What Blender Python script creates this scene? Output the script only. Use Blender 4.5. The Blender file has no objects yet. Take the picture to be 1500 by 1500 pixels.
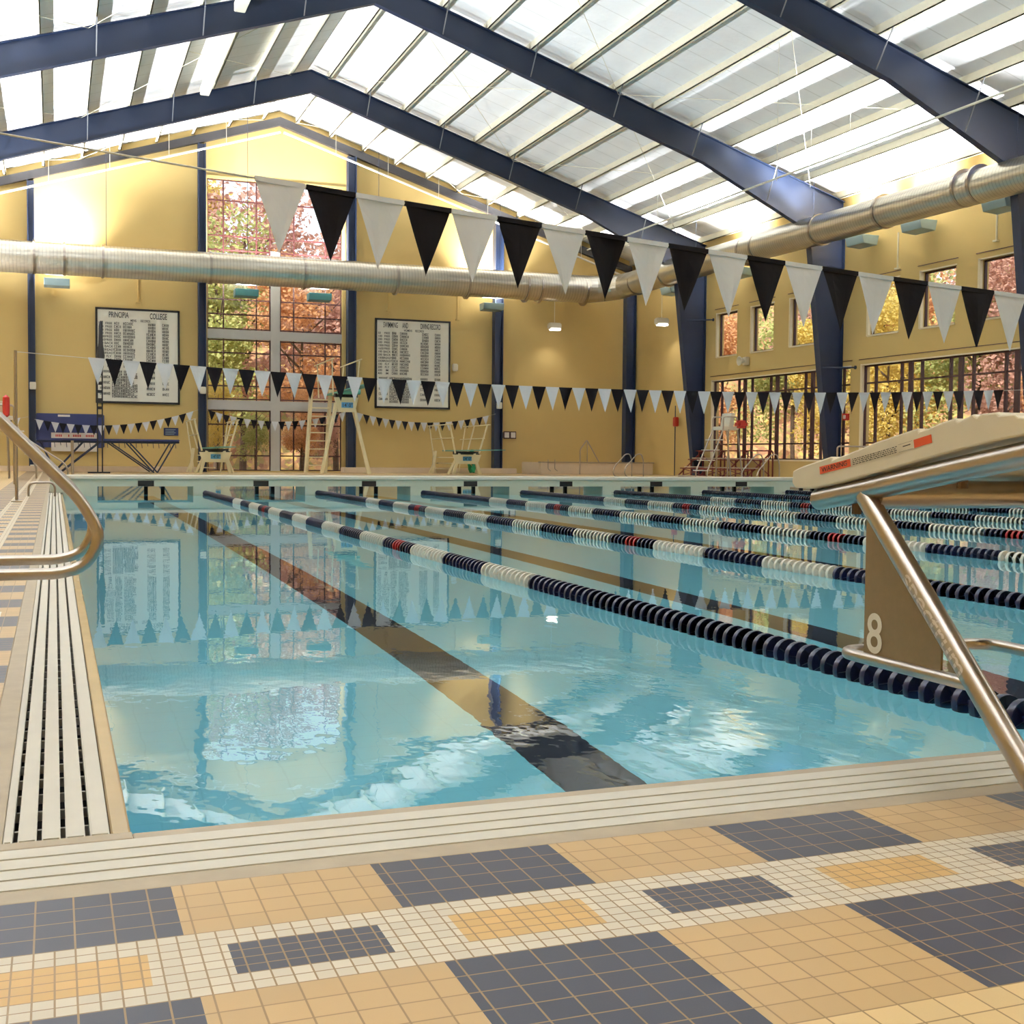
import bpy, bmesh, math, random
from mathutils import Vector, Matrix
random.seed(7)
SC = bpy.context.scene
COL = SC.collection
PI = math.pi

# ------------------------------------------------------------------ helpers
def srgb(r, g, b):
    f = lambda c: (c/255/12.92) if c/255 <= .04045 else ((c/255+.055)/1.055)**2.4
    return (f(r), f(g), f(b), 1)

class MB:
    """collects shapes (world coordinates) and links them as one mesh object"""
    def __init__(s):
        s.v = []; s.f = []; s.m = []; s.mi = 0
    def add(s, vs, fs):
        n = len(s.v); s.v += [tuple(v) for v in vs]
        for f in fs:
            s.f.append(tuple(n+i for i in f)); s.m.append(s.mi)
        return s
    def box(s, x0, x1, y0, y1, z0, z1):
        vs = [(x, y, z) for x in (x0, x1) for y in (y0, y1) for z in (z0, z1)]
        return s.add(vs, [(0,1,3,2),(4,6,7,5),(0,4,5,1),(2,3,7,6),(0,2,6,4),(1,5,7,3)])
    def bbox(s, x0, x1, y0, y1, z0, z1, c=.01):
        """box with its corners cut (bevelled on every edge)"""
        bm = bmesh.new(); bmesh.ops.create_cube(bm, size=1)
        for v in bm.verts:
            v.co = Vector(((x0+x1)/2+v.co.x*(x1-x0), (y0+y1)/2+v.co.y*(y1-y0), (z0+z1)/2+v.co.z*(z1-z0)))
        bmesh.ops.bevel(bm, geom=bm.edges[:], offset=c, segments=2, affect='EDGES')
        bm.verts.index_update()
        s.add([v.co[:] for v in bm.verts], [[v.index for v in f.verts] for f in bm.faces]); bm.free()
        return s
    def prism(s, poly, a, b, axis):
        """polygon of (u,v) pushed from a to b along axis: x -> (y,z), y -> (x,z), z -> (x,y)"""
        P = {'x': lambda u, v, w: (w, u, v), 'y': lambda u, v, w: (u, w, v), 'z': lambda u, v, w: (u, v, w)}[axis]
        n = len(poly)
        vs = [P(u, v, a) for u, v in poly]+[P(u, v, b) for u, v in poly]
        fs = [tuple(range(n)), tuple(range(2*n-1, n-1, -1))]+[(i, n+i, n+(i+1) % n, (i+1) % n) for i in range(n)]
        return s.add(vs, fs)
    def bar(s, p, q, w, h, up=(0, 0, 1)):
        p = Vector(p); q = Vector(q); d = (q-p).normalized(); up = Vector(up)
        r = d.cross(up)
        if r.length < 1e-4: r = d.cross(Vector((1, 0, 0)))
        r.normalize(); u = r.cross(d)
        vs = [c+r*a*w/2+u*b*h/2 for c in (p, q) for a, b in ((-1,-1),(1,-1),(1,1),(-1,1))]
        return s.add(vs, [(0,1,2,3),(7,6,5,4),(0,4,5,1),(1,5,6,2),(2,6,7,3),(3,7,4,0)])
    def tube(s, pts, r, seg=10, r2=None):
        pts = [Vector(p) for p in pts]; n = len(pts); rr = [r+(r2-r)*i/(n-1) if r2 else r for i in range(n)]
        vs = []; nrm = None
        for i, p in enumerate(pts):
            d = ((pts[min(i+1, n-1)]-p).normalized()+(p-pts[max(i-1, 0)]).normalized()).normalized()
            if nrm is None:
                nrm = d.cross(Vector((.31, .17, .93)))
                if nrm.length < .1: nrm = d.cross(Vector((1, 0, 0)))
            nrm = (nrm-d*nrm.dot(d)).normalized(); b = d.cross(nrm)
            vs += [p+(nrm*math.cos(t)+b*math.sin(t))*rr[i] for t in (2*PI*k/seg for k in range(seg))]
        fs = [(i*seg+k, i*seg+(k+1) % seg, (i+1)*seg+(k+1) % seg, (i+1)*seg+k) for i in range(n-1) for k in range(seg)]
        fs += [tuple(range(seg-1, -1, -1)), tuple(range((n-1)*seg, n*seg))]
        return s.add(vs, fs)
    def lathe(s, prof, o, axis='z', seg=20):
        """profile of (radius, height) spun round an axis through o"""
        o = Vector(o); vs = []; n = len(prof)
        for r, h in prof:
            for k in range(seg):
                t = 2*PI*k/seg; a, b = r*math.cos(t), r*math.sin(t)
                vs.append(o+Vector({'z': (a, b, h), 'y': (a, h, -b), 'x': (h, a, b)}[axis]))
        fs = [(i*seg+k, i*seg+(k+1) % seg, (i+1)*seg+(k+1) % seg, (i+1)*seg+k) for i in range(n-1) for k in range(seg)]
        fs += [tuple(range(seg-1, -1, -1)), tuple(range((n-1)*seg, n*seg))]
        return s.add(vs, fs)
    def text(s, txt, size, o, u, v, align='LEFT', sx=1.0):
        o = Vector(o); u = Vector(u).normalized(); v = Vector(v).normalized()
        vs, fs = glyphs(txt, align)
        return s.add([o+u*x*size*sx+v*y*size for x, y in vs], fs)
    def build(s, name, mat, parent=None, loc=None, smooth=False, bevel=0, local=False):
        me = bpy.data.meshes.new(name)
        o = bpy.data.objects.new(name, me); COL.objects.link(o)
        if parent is not None:
            off = Vector((0, 0, 0)); q = parent
            while q: off += q.location; q = q.parent
            o.parent = parent
        else:
            if loc is None:
                xs, ys, zs = zip(*s.v); loc = ((min(xs)+max(xs))/2, (min(ys)+max(ys))/2, min(zs))
            off = Vector(loc); o.location = off
        if local: off = Vector((0, 0, 0))
        me.from_pydata([tuple(Vector(p)-off) for p in s.v], [], s.f)
        for m in (mat if isinstance(mat, (list, tuple)) else [mat]): me.materials.append(m)
        for p, i in zip(me.polygons, s.m): p.material_index = i
        bm = bmesh.new(); bm.from_mesh(me); bmesh.ops.recalc_face_normals(bm, faces=bm.faces[:]); bm.to_mesh(me); bm.free()
        if smooth:
            for p in me.polygons: p.use_smooth = True
            try: me.set_sharp_from_angle(angle=math.radians(40))
            except Exception: pass
        if bevel:
            md = o.modifiers.new('bevel', 'BEVEL'); md.width = bevel; md.segments = 2; md.limit_method = 'ANGLE'
        me.update()
        return o

_gl = {}
def glyphs(txt, align):
    k = (txt, align)
    if k not in _gl:
        c = bpy.data.curves.new('t', 'FONT'); c.body = txt; c.align_x = align; c.resolution_u = 5; c.offset = .012
        ob = bpy.data.objects.new('t', c); COL.objects.link(ob)
        dg = bpy.context.evaluated_depsgraph_get()
        me = bpy.data.meshes.new_from_object(ob.evaluated_get(dg))
        _gl[k] = ([(v.co.x, v.co.y) for v in me.vertices], [tuple(p.vertices) for p in me.polygons])
        bpy.data.objects.remove(ob); bpy.data.curves.remove(c); bpy.data.meshes.remove(me)
    return _gl[k]

def tag(o, label=None, cat=None, group=None, kind=None):
    if label: o['label'] = label
    if cat: o['category'] = cat
    if group: o['group'] = group
    if kind: o['kind'] = kind
    return o
def thing(name, label, cat, loc, group=None):
    o = bpy.data.objects.new(name, None); COL.objects.link(o); o.location = loc; o.empty_display_size = .1
    return tag(o, label, cat, group)
def structure(o): o['kind'] = 'structure'; return o
def copy_tree(o, parent=None):
    c = o.copy(); COL.objects.link(c)
    if parent: c.parent = parent
    for ch in list(o.children): copy_tree(ch, c)
    return c
def fillet(pts, r, n=6):
    pts = [Vector(p) for p in pts]; out = [pts[0]]
    for i in range(1, len(pts)-1):
        a, b, c = pts[i-1], pts[i], pts[i+1]
        d1 = (a-b); d2 = (c-b); rr = min(r, d1.length*.49, d2.length*.49)
        p, q = b+d1.normalized()*rr, b+d2.normalized()*rr
        out += [(p*(1-t)*(1-t)+b*2*t*(1-t)+q*t*t) for t in (k/n for k in range(n+1))]
    return out+[pts[-1]]
def ordinal(n): return ['first','second','third','fourth','fifth','sixth','seventh','eighth','ninth','tenth','eleventh','twelfth','thirteenth'][n]

# ------------------------------------------------------------------ materials
class NT:
    def __init__(s, name):
        s.mat = bpy.data.materials.new(name); s.mat.use_nodes = True; s.t = s.mat.node_tree
        s.n = s.t.nodes; s.l = s.t.links; s.p = s.n['Principled BSDF']; s.out = s.n['Material Output']
    def new(s, t, **k):
        o = s.n.new(t)
        for a, b in k.items(): setattr(o, a, b)
        return o
    def link(s, a, b): s.l.new(a, b)
    def math(s, op, a, b=None, c=None):
        o = s.new('ShaderNodeMath', operation=op)
        for i, x in enumerate((a, b, c)):
            if x is None: continue
            if isinstance(x, (int, float)): o.inputs[i].default_value = x
            else: s.link(x, o.inputs[i])
        return o.outputs[0]
    def mix(s, f, a, b):
        o = s.new('ShaderNodeMix', data_type='RGBA')
        for i, x in ((0, f), (6, a), (7, b)):
            if isinstance(x, (int, float, tuple)): o.inputs[i].default_value = x
            else: s.link(x, o.inputs[i])
        return o.outputs[2]
    def pos(s):
        g = s.new('ShaderNodeNewGeometry'); x = s.new('ShaderNodeSeparateXYZ'); s.link(g.outputs['Position'], x.inputs[0])
        return g.outputs['Position'], x.outputs[0], x.outputs[1], x.outputs[2]
    def noise(s, vec, scale, detail=3, rough=.5):
        o = s.new('ShaderNodeTexNoise'); o.inputs['Scale'].default_value = scale; o.inputs['Detail'].default_value = detail
        o.inputs['Roughness'].default_value = rough
        if vec is not None: s.link(vec, o.inputs['Vector'])
        return o.outputs['Fac']

def plain(name, c, rough=.5, metal=0, var=.06, scale=6, bump=0, spec=None, bscale=None):
    """principled paint with a faint procedural mottle"""
    t = NT(name); c = c if len(c) == 4 else (*c, 1)
    tc = t.new('ShaderNodeTexCoord'); n = t.noise(tc.outputs['Object'], scale, 4)
    d = tuple(max(0, x*(1-2*var)) for x in c[:3])+(1,); u = tuple(min(1, x*(1+var)) for x in c[:3])+(1,)
    t.link(t.mix(n, d, u), t.p.inputs['Base Color'])
    t.p.inputs['Roughness'].default_value = rough; t.p.inputs['Metallic'].default_value = metal
    if spec is not None: t.p.inputs['Specular IOR Level'].default_value = spec
    if bump:
        b = t.new('ShaderNodeBump'); b.inputs['Strength'].default_value = .6; b.inputs['Distance'].default_value = bump
        t.link(t.noise(tc.outputs['Object'], bscale or scale*4, 4), b.inputs['Height']); t.link(b.outputs[0], t.p.inputs['Normal'])
    return t.mat

M = {}
M['wall'] = plain('yellow_wall_paint', srgb(204, 178, 118), .75, var=.02, scale=1.5, bump=.003, bscale=40, spec=.2)
M['navy_steel'] = plain('navy_painted_steel', srgb(19, 35, 64), .5, var=.08, scale=2)
M['cream_steel'] = plain('cream_painted_steel', srgb(228, 222, 200), .5, var=.04)
M['brace'] = plain('grey_brace_steel', srgb(120, 122, 128), .5)
M['white_pipe'] = plain('white_pipe_paint', srgb(232, 228, 215), .45, var=.03)
M['stainless'] = plain('brushed_stainless', srgb(176, 166, 156), .28, 1, var=.05, scale=30, bump=.0002, bscale=120)
M['galv'] = plain('galvanised_sheet', srgb(205, 200, 188), .32, .9, var=.10, scale=3)
M['white_plastic'] = plain('white_plastic', srgb(228, 223, 208), .4, var=.03)
M['gel_white'] = plain('offwhite_fibreglass', srgb(214, 205, 182), .5, var=.05, scale=12, bump=.0004, bscale=200)
M['slat'] = plain('white_grate_plastic', srgb(210, 205, 192), .45, var=.04, scale=9)
M['frame_grey'] = plain('grey_cast_coping', srgb(168, 154, 132), .6, var=.10, scale=14, bump=.0006, bscale=120)
M['lip'] = plain('wet_beige_lip', srgb(168, 144, 106), .22, var=.08, scale=5)
M['black'] = plain('matt_black', srgb(14, 13, 16), .6, var=.1)
M['trough'] = plain('dark_gutter_trough', srgb(10, 9, 10), .8, var=.1)
M['white_flag'] = plain('white_vinyl', srgb(216, 219, 226), .35, var=.03, scale=8, bump=.002, bscale=9)
M['black_flag'] = plain('black_vinyl', srgb(10, 8, 18), .6, spec=.2, var=.1, scale=8, bump=.002, bscale=9)
M['cord'] = plain('white_cord', srgb(205, 202, 192), .6)
M['navy_float'] = plain('navy_float_plastic', srgb(20, 25, 58), .28, var=.08)
M['white_float'] = plain('white_float_plastic', srgb(226, 223, 212), .35, var=.03)
M['red_float'] = plain('red_float_plastic', srgb(150, 24, 28), .35, var=.05)
M['bulkhead'] = plain('pale_bulkhead_fibreglass', srgb(206, 212, 194), .45, var=.03, scale=3)
M['bulkhead_rim'] = plain('white_bulkhead_rim', srgb(238, 234, 220), .4, var=.03)
M['brown'] = plain('dark_brown_frame', srgb(62, 28, 30), .45, var=.08)
M['mullion_grey'] = plain('pale_grey_mullion', srgb(186, 184, 182), .5, var=.03)
M['reveal'] = plain('pale_cream_reveal', srgb(238, 226, 196), .6, var=.03)
M['teal'] = plain('teal_board_skin', srgb(96, 172, 160), .5, var=.06)
M['stand'] = plain('cream_stand_paint', srgb(236, 224, 186), .45, var=.05)
M['blue_sign'] = plain('blue_sign_face', srgb(86, 152, 196), .5, var=.03)
M['navy_pad'] = plain('navy_vinyl_pad', srgb(36, 46, 96), .5, var=.06)
M['paper'] = plain('white_sheet', srgb(226, 220, 214), .6, var=.03)
M['board_white'] = plain('record_board_face', srgb(238, 236, 226), .5, var=.02)
M['ink'] = plain('dark_lettering', srgb(24, 22, 24), .6)
M['red'] = plain('red_plastic', srgb(186, 44, 36), .45, var=.05)
M['orange'] = plain('orange_label', srgb(206, 76, 34), .5, var=.04)
M['red_steel'] = plain('dark_red_bleacher_paint', srgb(112, 36, 34), .5, var=.08)
M['curb'] = plain('pale_pink_concrete', srgb(224, 204, 178), .65, var=.04, scale=4)
M['green_net'] = plain('green_hose', srgb(24, 140, 86), .5, var=.15, scale=10)
M['rubber'] = plain('brown_rubber', srgb(96, 70, 42), .6)
M['plate'] = plain('bronze_plate', srgb(136, 116, 84), .5, .55, var=.06, scale=40)
M['engrave'] = plain('etched_grey_lettering', srgb(214, 206, 200), .8)
M['bench'] = plain('aluminium_bench', srgb(214, 206, 190), .4, .5)
M['mast'] = plain('black_mast_paint', srgb(22, 20, 26), .5)
M['bark'] = plain('grey_brown_bark', srgb(98, 80, 66), .9, var=.25, scale=4)
M['litter'] = plain('leaf_litter_ground', srgb(150, 116, 66), .9, var=.35, scale=.8)
M['light_shell'] = plain('grey_blue_fixture', srgb(150, 172, 178), .45, .3, var=.04)
M['teal_reflect_shell'] = plain('teal_reflection_fixture', srgb(84, 140, 146), .45, .2, var=.04)  # teal cast of reflected light put into the housing colour

def lamp_mat(name, c, e):
    t = NT(name); t.p.inputs['Base Color'].default_value = (.9, .9, .9, 1)
    t.p.inputs['Emission Color'].default_value = (*c, 1); t.p.inputs['Emission Strength'].default_value = e
    return t.mat
M['lens'] = lamp_mat('lamp_lens', (1, .93, .86), 6)

# thin window glass: Fresnel mix of clear and mirror
t = NT('window_glass'); t.n.remove(t.p)
gg = t.new('ShaderNodeNewGeometry'); dp = t.new('ShaderNodeVectorMath', operation='DOT_PRODUCT'); t.link(gg.outputs['Normal'], dp.inputs[0]); t.link(gg.outputs['Incoming'], dp.inputs[1])
frs = t.math('ADD', .04, t.math('MULTIPLY', .9, t.math('POWER', t.math('SUBTRACT', 1, t.math('ABSOLUTE', dp.outputs['Value'])), 5)))
tr = t.new('ShaderNodeBsdfTransparent'); tr.inputs[0].default_value = (.96, .97, .96, 1)
gl = t.new('ShaderNodeBsdfGlossy'); gl.inputs['Roughness'].default_value = .02
mx = t.new('ShaderNodeMixShader'); t.link(frs, mx.inputs[0]); t.link(tr.outputs[0], mx.inputs[1]); t.link(gl.outputs[0], mx.inputs[2])
t.link(mx.outputs[0], t.out.inputs[0]); M['glass'] = t.mat

# pool water: refracting surface with small ripples, livelier near the start end
t = NT('pool_water_surface'); t.n.remove(t.p)
P, X, Y, Z = t.pos()
g = t.new('ShaderNodeBsdfGlass'); g.inputs['IOR'].default_value = 1.333; g.inputs['Roughness'].default_value = 0
g.inputs['Color'].default_value = (.97, 1, 1, 1)
mp = t.new('ShaderNodeMapping'); mp.inputs['Scale'].default_value = (1, .55, 1); t.link(P, mp.inputs[0])
n1 = t.noise(mp.outputs[0], 2.6, 2, .5); n2 = t.noise(mp.outputs[0], 11, 2, .5)
near = t.math('POWER', t.math('MAXIMUM', t.math('SUBTRACT', 1, t.math('DIVIDE', t.math('ABSOLUTE', t.math('SUBTRACT', Y, .9)), 2.4)), 0), 1.5)
patch = t.math('MAXIMUM', t.math('MULTIPLY', t.math('SUBTRACT', t.noise(P, .9, 1), .42), 4), 0)
amp = t.math('ADD', .19, t.math('MULTIPLY', near, t.math('ADD', .25, patch)))
hgt = t.math('MULTIPLY', amp, t.math('ADD', n1, t.math('MULTIPLY', n2, .48)))
b = t.new('ShaderNodeBump'); b.inputs['Strength'].default_value = 1; b.inputs['Distance'].default_value = .0026
t.link(hgt, b.inputs['Height']); t.link(b.outputs[0], g.inputs['Normal']); t.link(g.outputs[0], t.out.inputs[0]); M['water'] = t.mat

LANE0, LANE = 1.67, 2.4384          # first lane centre, lane pitch
POOL_W, POOL_L = 20.4, 47.5
# pool basin: pale aqua tile with a black line down every lane
t = NT('pool_basin_tile'); P, X, Y, Z = t.pos()
u = t.math('SUBTRACT', t.math('ABSOLUTE', t.math('SUBTRACT', t.math('FRACT', t.math('ADD', t.math('DIVIDE', t.math('SUBTRACT', X, LANE0), LANE), .5)), .5)), 0)
line = t.math('LESS_THAN', t.math('MULTIPLY', u, LANE), .155)
line = t.math('MULTIPLY', line, t.math('LESS_THAN', Y, 25.0))
gx = t.math('LESS_THAN', t.math('FRACT', t.math('DIVIDE', X, .1524)), .04); gy = t.math('LESS_THAN', t.math('FRACT', t.math('DIVIDE', Y, .1524)), .04)
grout = t.math('MAXIMUM', gx, gy)
base = t.mix(t.noise(P, 2, 3), (.25, .72, .88, 1), (.28, .76, .91, 1))
base = t.mix(t.math('MULTIPLY', grout, .35), base, (.20, .62, .78, 1))
t.link(t.mix(line, base, (.012, .014, .03, 1)), t.p.inputs['Base Color']); t.p.inputs['Roughness'].default_value = .5
M['basin'] = t.mat

def deck_mat(name, s_axis, sgn, off):
    """mosaic deck: a row of 2-inch-type tiles in navy / tan blocks, a white small-tile band with insets, big blocks again"""
    t = NT(name); P, X, Y, Z = t.pos()
    T = .0667; S_ = T/2
    s = t.math('SUBTRACT', X if s_axis == 'x' else Y, .05)
    d = t.math('SUBTRACT', t.math('MULTIPLY', Y if s_axis == 'x' else X, sgn), off)
    inB = t.math('MULTIPLY', t.math('GREATER_THAN', d, 4*T), t.math('LESS_THAN', d, 8*T))
    blk = t.math('FLOOR', t.math('DIVIDE', s, .4))
    odd = t.math('GREATER_THAN', t.math('FRACT', t.math('MULTIPLY', blk, .5)), .25)
    us = t.math('MULTIPLY', t.math('FRACT', t.math('DIVIDE', s, .4)), .4)
    ins = t.math('MULTIPLY', t.math('MULTIPLY', t.math('GREATER_THAN', us, T), t.math('LESS_THAN', us, 5*T)),
                 t.math('MULTIPLY', t.math('GREATER_THAN', d, 5*T), t.math('LESS_THAN', d, 7*T)))
    def grout(size, w):
        a = t.math('FRACT', t.math('DIVIDE', t.math('ADD', s, 40), size)); b_ = t.math('FRACT', t.math('DIVIDE', t.math('ADD', d, T*60), size))
        e = lambda q: t.math('LESS_THAN', t.math('SUBTRACT', .5, t.math('ABSOLUTE', t.math('SUBTRACT', q, .5))), w)
        ida = t.math('FLOOR', t.math('DIVIDE', t.math('ADD', s, 40), size)); idb = t.math('FLOOR', t.math('DIVIDE', t.math('ADD', d, T*60), size))
        cb = t.new('ShaderNodeCombineXYZ'); t.link(ida, cb.inputs[0]); t.link(idb, cb.inputs[1])
        wn = t.new('ShaderNodeTexWhiteNoise', noise_dimensions='2D'); t.link(cb.outputs[0], wn.inputs['Vector'])
        return t.math('MAXIMUM', e(a), e(b_)), wn.outputs['Value']
    gL, wL = grout(T, .026); gS, wS = grout(S_, .048)
    navy, tan, white = srgb(44, 49, 67), srgb(188, 156, 108), srgb(214, 204, 184)
    big = t.mix(odd, tan, navy); insc = t.mix(odd, navy, srgb(206, 166, 102))
    band = t.mix(ins, white, insc)
    c = t.mix(inB, big, band)
    far = t.math('GREATER_THAN', d, 14*T); c = t.mix(far, c, srgb(214, 184, 132))
    wv = t.math('ADD', t.math('MULTIPLY', t.mix(inB, wL, wS), .14), .90)
    vv = t.new('ShaderNodeMix', data_type='RGBA', blend_type='MULTIPLY'); vv.inputs[0].default_value = 1
    t.link(c, vv.inputs[6]); t.link(wv, vv.inputs[7])
    gr = t.mix(inB, gL, gS)
    gs = t.new('ShaderNodeSeparateColor'); t.link(gr, gs.inputs[0]); gv = gs.outputs[0]
    spk = t.noise(P, 300, 2)
    c2 = t.mix(t.math('MULTIPLY', spk, .10), vv.outputs[2], (.2, .16, .1, 1))
    t.link(t.mix(gv, c2, srgb(140, 112, 72)), t.p.inputs['Base Color'])
    t.p.inputs['Roughness'].default_value = .42
    b_ = t.new('ShaderNodeBump'); b_.inputs['Strength'].default_value = .5; b_.inputs['Distance'].default_value = .0012
    t.link(t.math('SUBTRACT', 1, gv), b_.inputs['Height']); t.link(b_.outputs[0], t.p.inputs['Normal'])
    return t.mat

# ceiling: white insulation blanket with seams and sag wrinkles
t = NT('white_roof_insulation'); P, X, Y, Z = t.pos()
seam = t.math('LESS_THAN', t.math('FRACT', t.math('DIVIDE', Y, 1.22)), .035)
w = t.noise(P, 1.1, 4, .6)
c = t.mix(w, srgb(234, 234, 236), srgb(250, 250, 252)); c = t.mix(t.math('MULTIPLY', seam, .4), c, srgb(176, 172, 166))
t.link(c, t.p.inputs['Base Color']); t.p.inputs['Roughness'].default_value = .6
b = t.new('ShaderNodeBump'); b.inputs['Strength'].default_value = .5; b.inputs['Distance'].default_value = .06
t.link(w, b.inputs['Height']); t.link(b.outputs[0], t.p.inputs['Normal']); M['ceiling'] = t.mat

# spiral duct: galvanised with fine lock seams
def duct_mat(name, axis):
    t = NT(name); P, X, Y, Z = t.pos(); q = {'x': X, 'y': Y}[axis]
    w = t.math('FRACT', t.math('MULTIPLY', q, 7)); rib = t.math('LESS_THAN', w, .18)
    n = t.noise(P, 1.2, 3)
    c = t.mix(n, srgb(190, 184, 170), srgb(222, 216, 202)); c = t.mix(t.math('MULTIPLY', rib, .45), c, srgb(140, 132, 118))
    t.link(c, t.p.inputs['Base Color']); t.p.inputs['Metallic'].default_value = .85; t.p.inputs['Roughness'].default_value = .3
    b = t.new('ShaderNodeBump'); b.inputs['Strength'].default_value = .4; b.inputs['Distance'].default_value = .01
    t.link(t.math('SUBTRACT', 1, rib), b.inputs['Height']); t.link(b.outputs[0], t.p.inputs['Normal'])
    return t.mat
M['duct_x'] = duct_mat('spiral_duct_across', 'x'); M['duct_y'] = duct_mat('spiral_duct_along', 'y')

def leaf_mat(name, a, b_, c_):
    t = NT(name); P, X, Y, Z = t.pos()
    n = t.noise(P, 1.3, 4, .7); n2 = t.noise(P, 7, 2)
    col = t.mix(t.math('MULTIPLY', t.math('SUBTRACT', n, .3), 2.4), a, b_)
    col = t.mix(t.math('MULTIPLY', t.math('SUBTRACT', n2, .45), 3), col, c_)
    t.link(col, t.p.inputs['Base Color']); t.p.inputs['Roughness'].default_value = .7
    t.p.inputs['Specular IOR Level'].default_value = .2
    tl = t.new('ShaderNodeBsdfTranslucent'); t.link(col, tl.inputs[0])
    mx = t.new('ShaderNodeMixShader'); mx.inputs[0].default_value = .35
    t.link(t.p.outputs[0], mx.inputs[1]); t.link(tl.outputs[0], mx.inputs[2]); t.link(mx.outputs[0], t.out.inputs[0])
    return t.mat
LEAF = {'yellow': leaf_mat('yellow_leaves', srgb(232, 204, 100), srgb(206, 190, 110), srgb(246, 228, 160)),
        'orange': leaf_mat('orange_leaves', srgb(222, 168, 118), srgb(236, 190, 138), srgb(188, 138, 112)),
        'rust': leaf_mat('rust_leaves', srgb(200, 154, 138), srgb(224, 184, 166), srgb(172, 134, 126)),
        'green': leaf_mat('green_leaves', srgb(160, 172, 106), srgb(196, 200, 130), srgb(226, 218, 150))}
t = NT('wooded_slope'); P, X, Y, Z = t.pos()
vo = t.new('ShaderNodeTexVoronoi'); vo.inputs['Scale'].default_value = 3.0; t.link(P, vo.inputs['Vector'])
cr = t.new('ShaderNodeValToRGB'); cr.color_ramp.interpolation = 'LINEAR'
els = cr.color_ramp.elements; els[0].position = 0; els[0].color = srgb(150, 108, 84); els[1].position = 1; els[1].color = srgb(214, 186, 96)
for p_, c_ in ((.3, srgb(196, 146, 104)), (.55, srgb(140, 140, 78)), (.75, srgb(220, 170, 120))):
    e = els.new(p_); e.color = c_
sepc = t.new('ShaderNodeSeparateColor'); t.link(vo.outputs['Color'], sepc.inputs[0]); t.link(sepc.outputs[0], cr.inputs[0])
t.link(t.mix(t.math('MULTIPLY', t.noise(P, 5, 5, .7), .6), cr.outputs[0], srgb(110, 80, 56)), t.p.inputs['Base Color'])
t.p.inputs['Roughness'].default_value = .9; M['slope'] = t.mat

# ------------------------------------------------------------------ the hall
XL, XR, YF, YN = -8.4, 28.0, 56.0, -8.0      # inner wall faces
RIDGE = 9.7
FZ = .04                                     # deck level above the water
def roofz(x): return 16.5-.318*abs(x-RIDGE)  # top of the steel frames

def wall_holes(mb, rng_u, rng_v, holes, make):
    us = sorted(set([rng_u[0], rng_u[1]]+[h[0] for h in holes]+[h[1] for h in holes]))
    for a, b_ in zip(us, us[1:]):
        m = (a+b_)/2; hs = sorted([h for h in holes if h[0] < m < h[1]], key=lambda h: h[2]); z = rng_v[0]
        for h in hs:
            if h[2] > z: make(a, b_, z, h[2])
            z = h[3]
        if z < rng_v[1]: make(a, b_, z, rng_v[1])

# decks
DZ = -.25
o = MB().box(XL, XR, YN, -.40, DZ, FZ).build('floor', deck_mat('near_deck_mosaic', 'x', -1, .40)); structure(o)
o = MB().box(XL, -.335, -.40, YF, DZ, FZ).build('floor', deck_mat('left_deck_mosaic', 'y', -1, .335)); structure(o)
o = MB().box(POOL_W+.335, XR, -.40, YF, DZ, FZ).build('floor', deck_mat('right_deck_mosaic', 'y', 1, POOL_W+.335)); structure(o)
o = MB().box(-.335, POOL_W+.335, POOL_L+.35, YF, DZ, FZ).build('floor', deck_mat('far_deck_mosaic', 'x', 1, POOL_L+.35)); structure(o)

# basin
m = MB()
m.box(0, POOL_W, 0, 26.3, -1.25, -1.0); m.box(0, POOL_W, 26.3, POOL_L, -3.5, -3.3); m.box(0, POOL_W, 26.1, 26.3, -3.3, -1.25)
m.box(-.04, 0, -.05, POOL_L, -3.5, -.03); m.box(POOL_W, POOL_W+.04, -.05, POOL_L, -3.5, -.03)
m.box(-.04, POOL_W+.04, -.05, 0, -3.5, -.03); m.box(-.04, POOL_W+.04, POOL_L, POOL_L+.04, -3.5, -.03)
structure(m.build('pool_basin', M['basin'], loc=(10.2, 0, -1)))
m = MB(); m.add([(0, 0, 0), (POOL_W, 0, 0), (POOL_W, POOL_L, 0), (0, POOL_L, 0)], [(0, 1, 2, 3)])
o = m.build('pool_water', M['water'], loc=(10.2, 23, 0)); tag(o, kind='structure')

# gutters
m = MB(); m.box(-.335, 0.0, -.05, 0, -.05, FZ); m.box(0, POOL_W+.335, -.05, 0, -.05, FZ-.004); m.box(-.335, POOL_W+.335, -.40, -.325, -.2, FZ)
m.box(-.335, -.27, 0, POOL_L, -.2, FZ); m.box(POOL_W+.27, POOL_W+.335, 0, POOL_L, -.2, FZ); m.box(-.335, POOL_W+.335, POOL_L+.27, POOL_L+.35, -.2, FZ)
structure(m.build('trim_1', M['frame_grey'], bevel=.004))
m = MB(); m.box(-.044, .002, 0, POOL_L, -.03, .016); m.box(POOL_W-.002, POOL_W+.044, 0, POOL_L, -.03, .016)
structure(m.build('trim_2', M['lip'], bevel=.006))
m = MB(); m.box(-.27, -.044, 0, POOL_L, -.2, -.15); m.box(-.335, POOL_W+.335, -.325, -.05, -.2, -.15); m.box(POOL_W+.044, POOL_W+.27, 0, POOL_L, -.2, -.15)
m.box(0, POOL_W, POOL_L+.001, POOL_L+.27, -.12, .0)
structure(m.build('trim_3', M['trough']))
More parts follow.
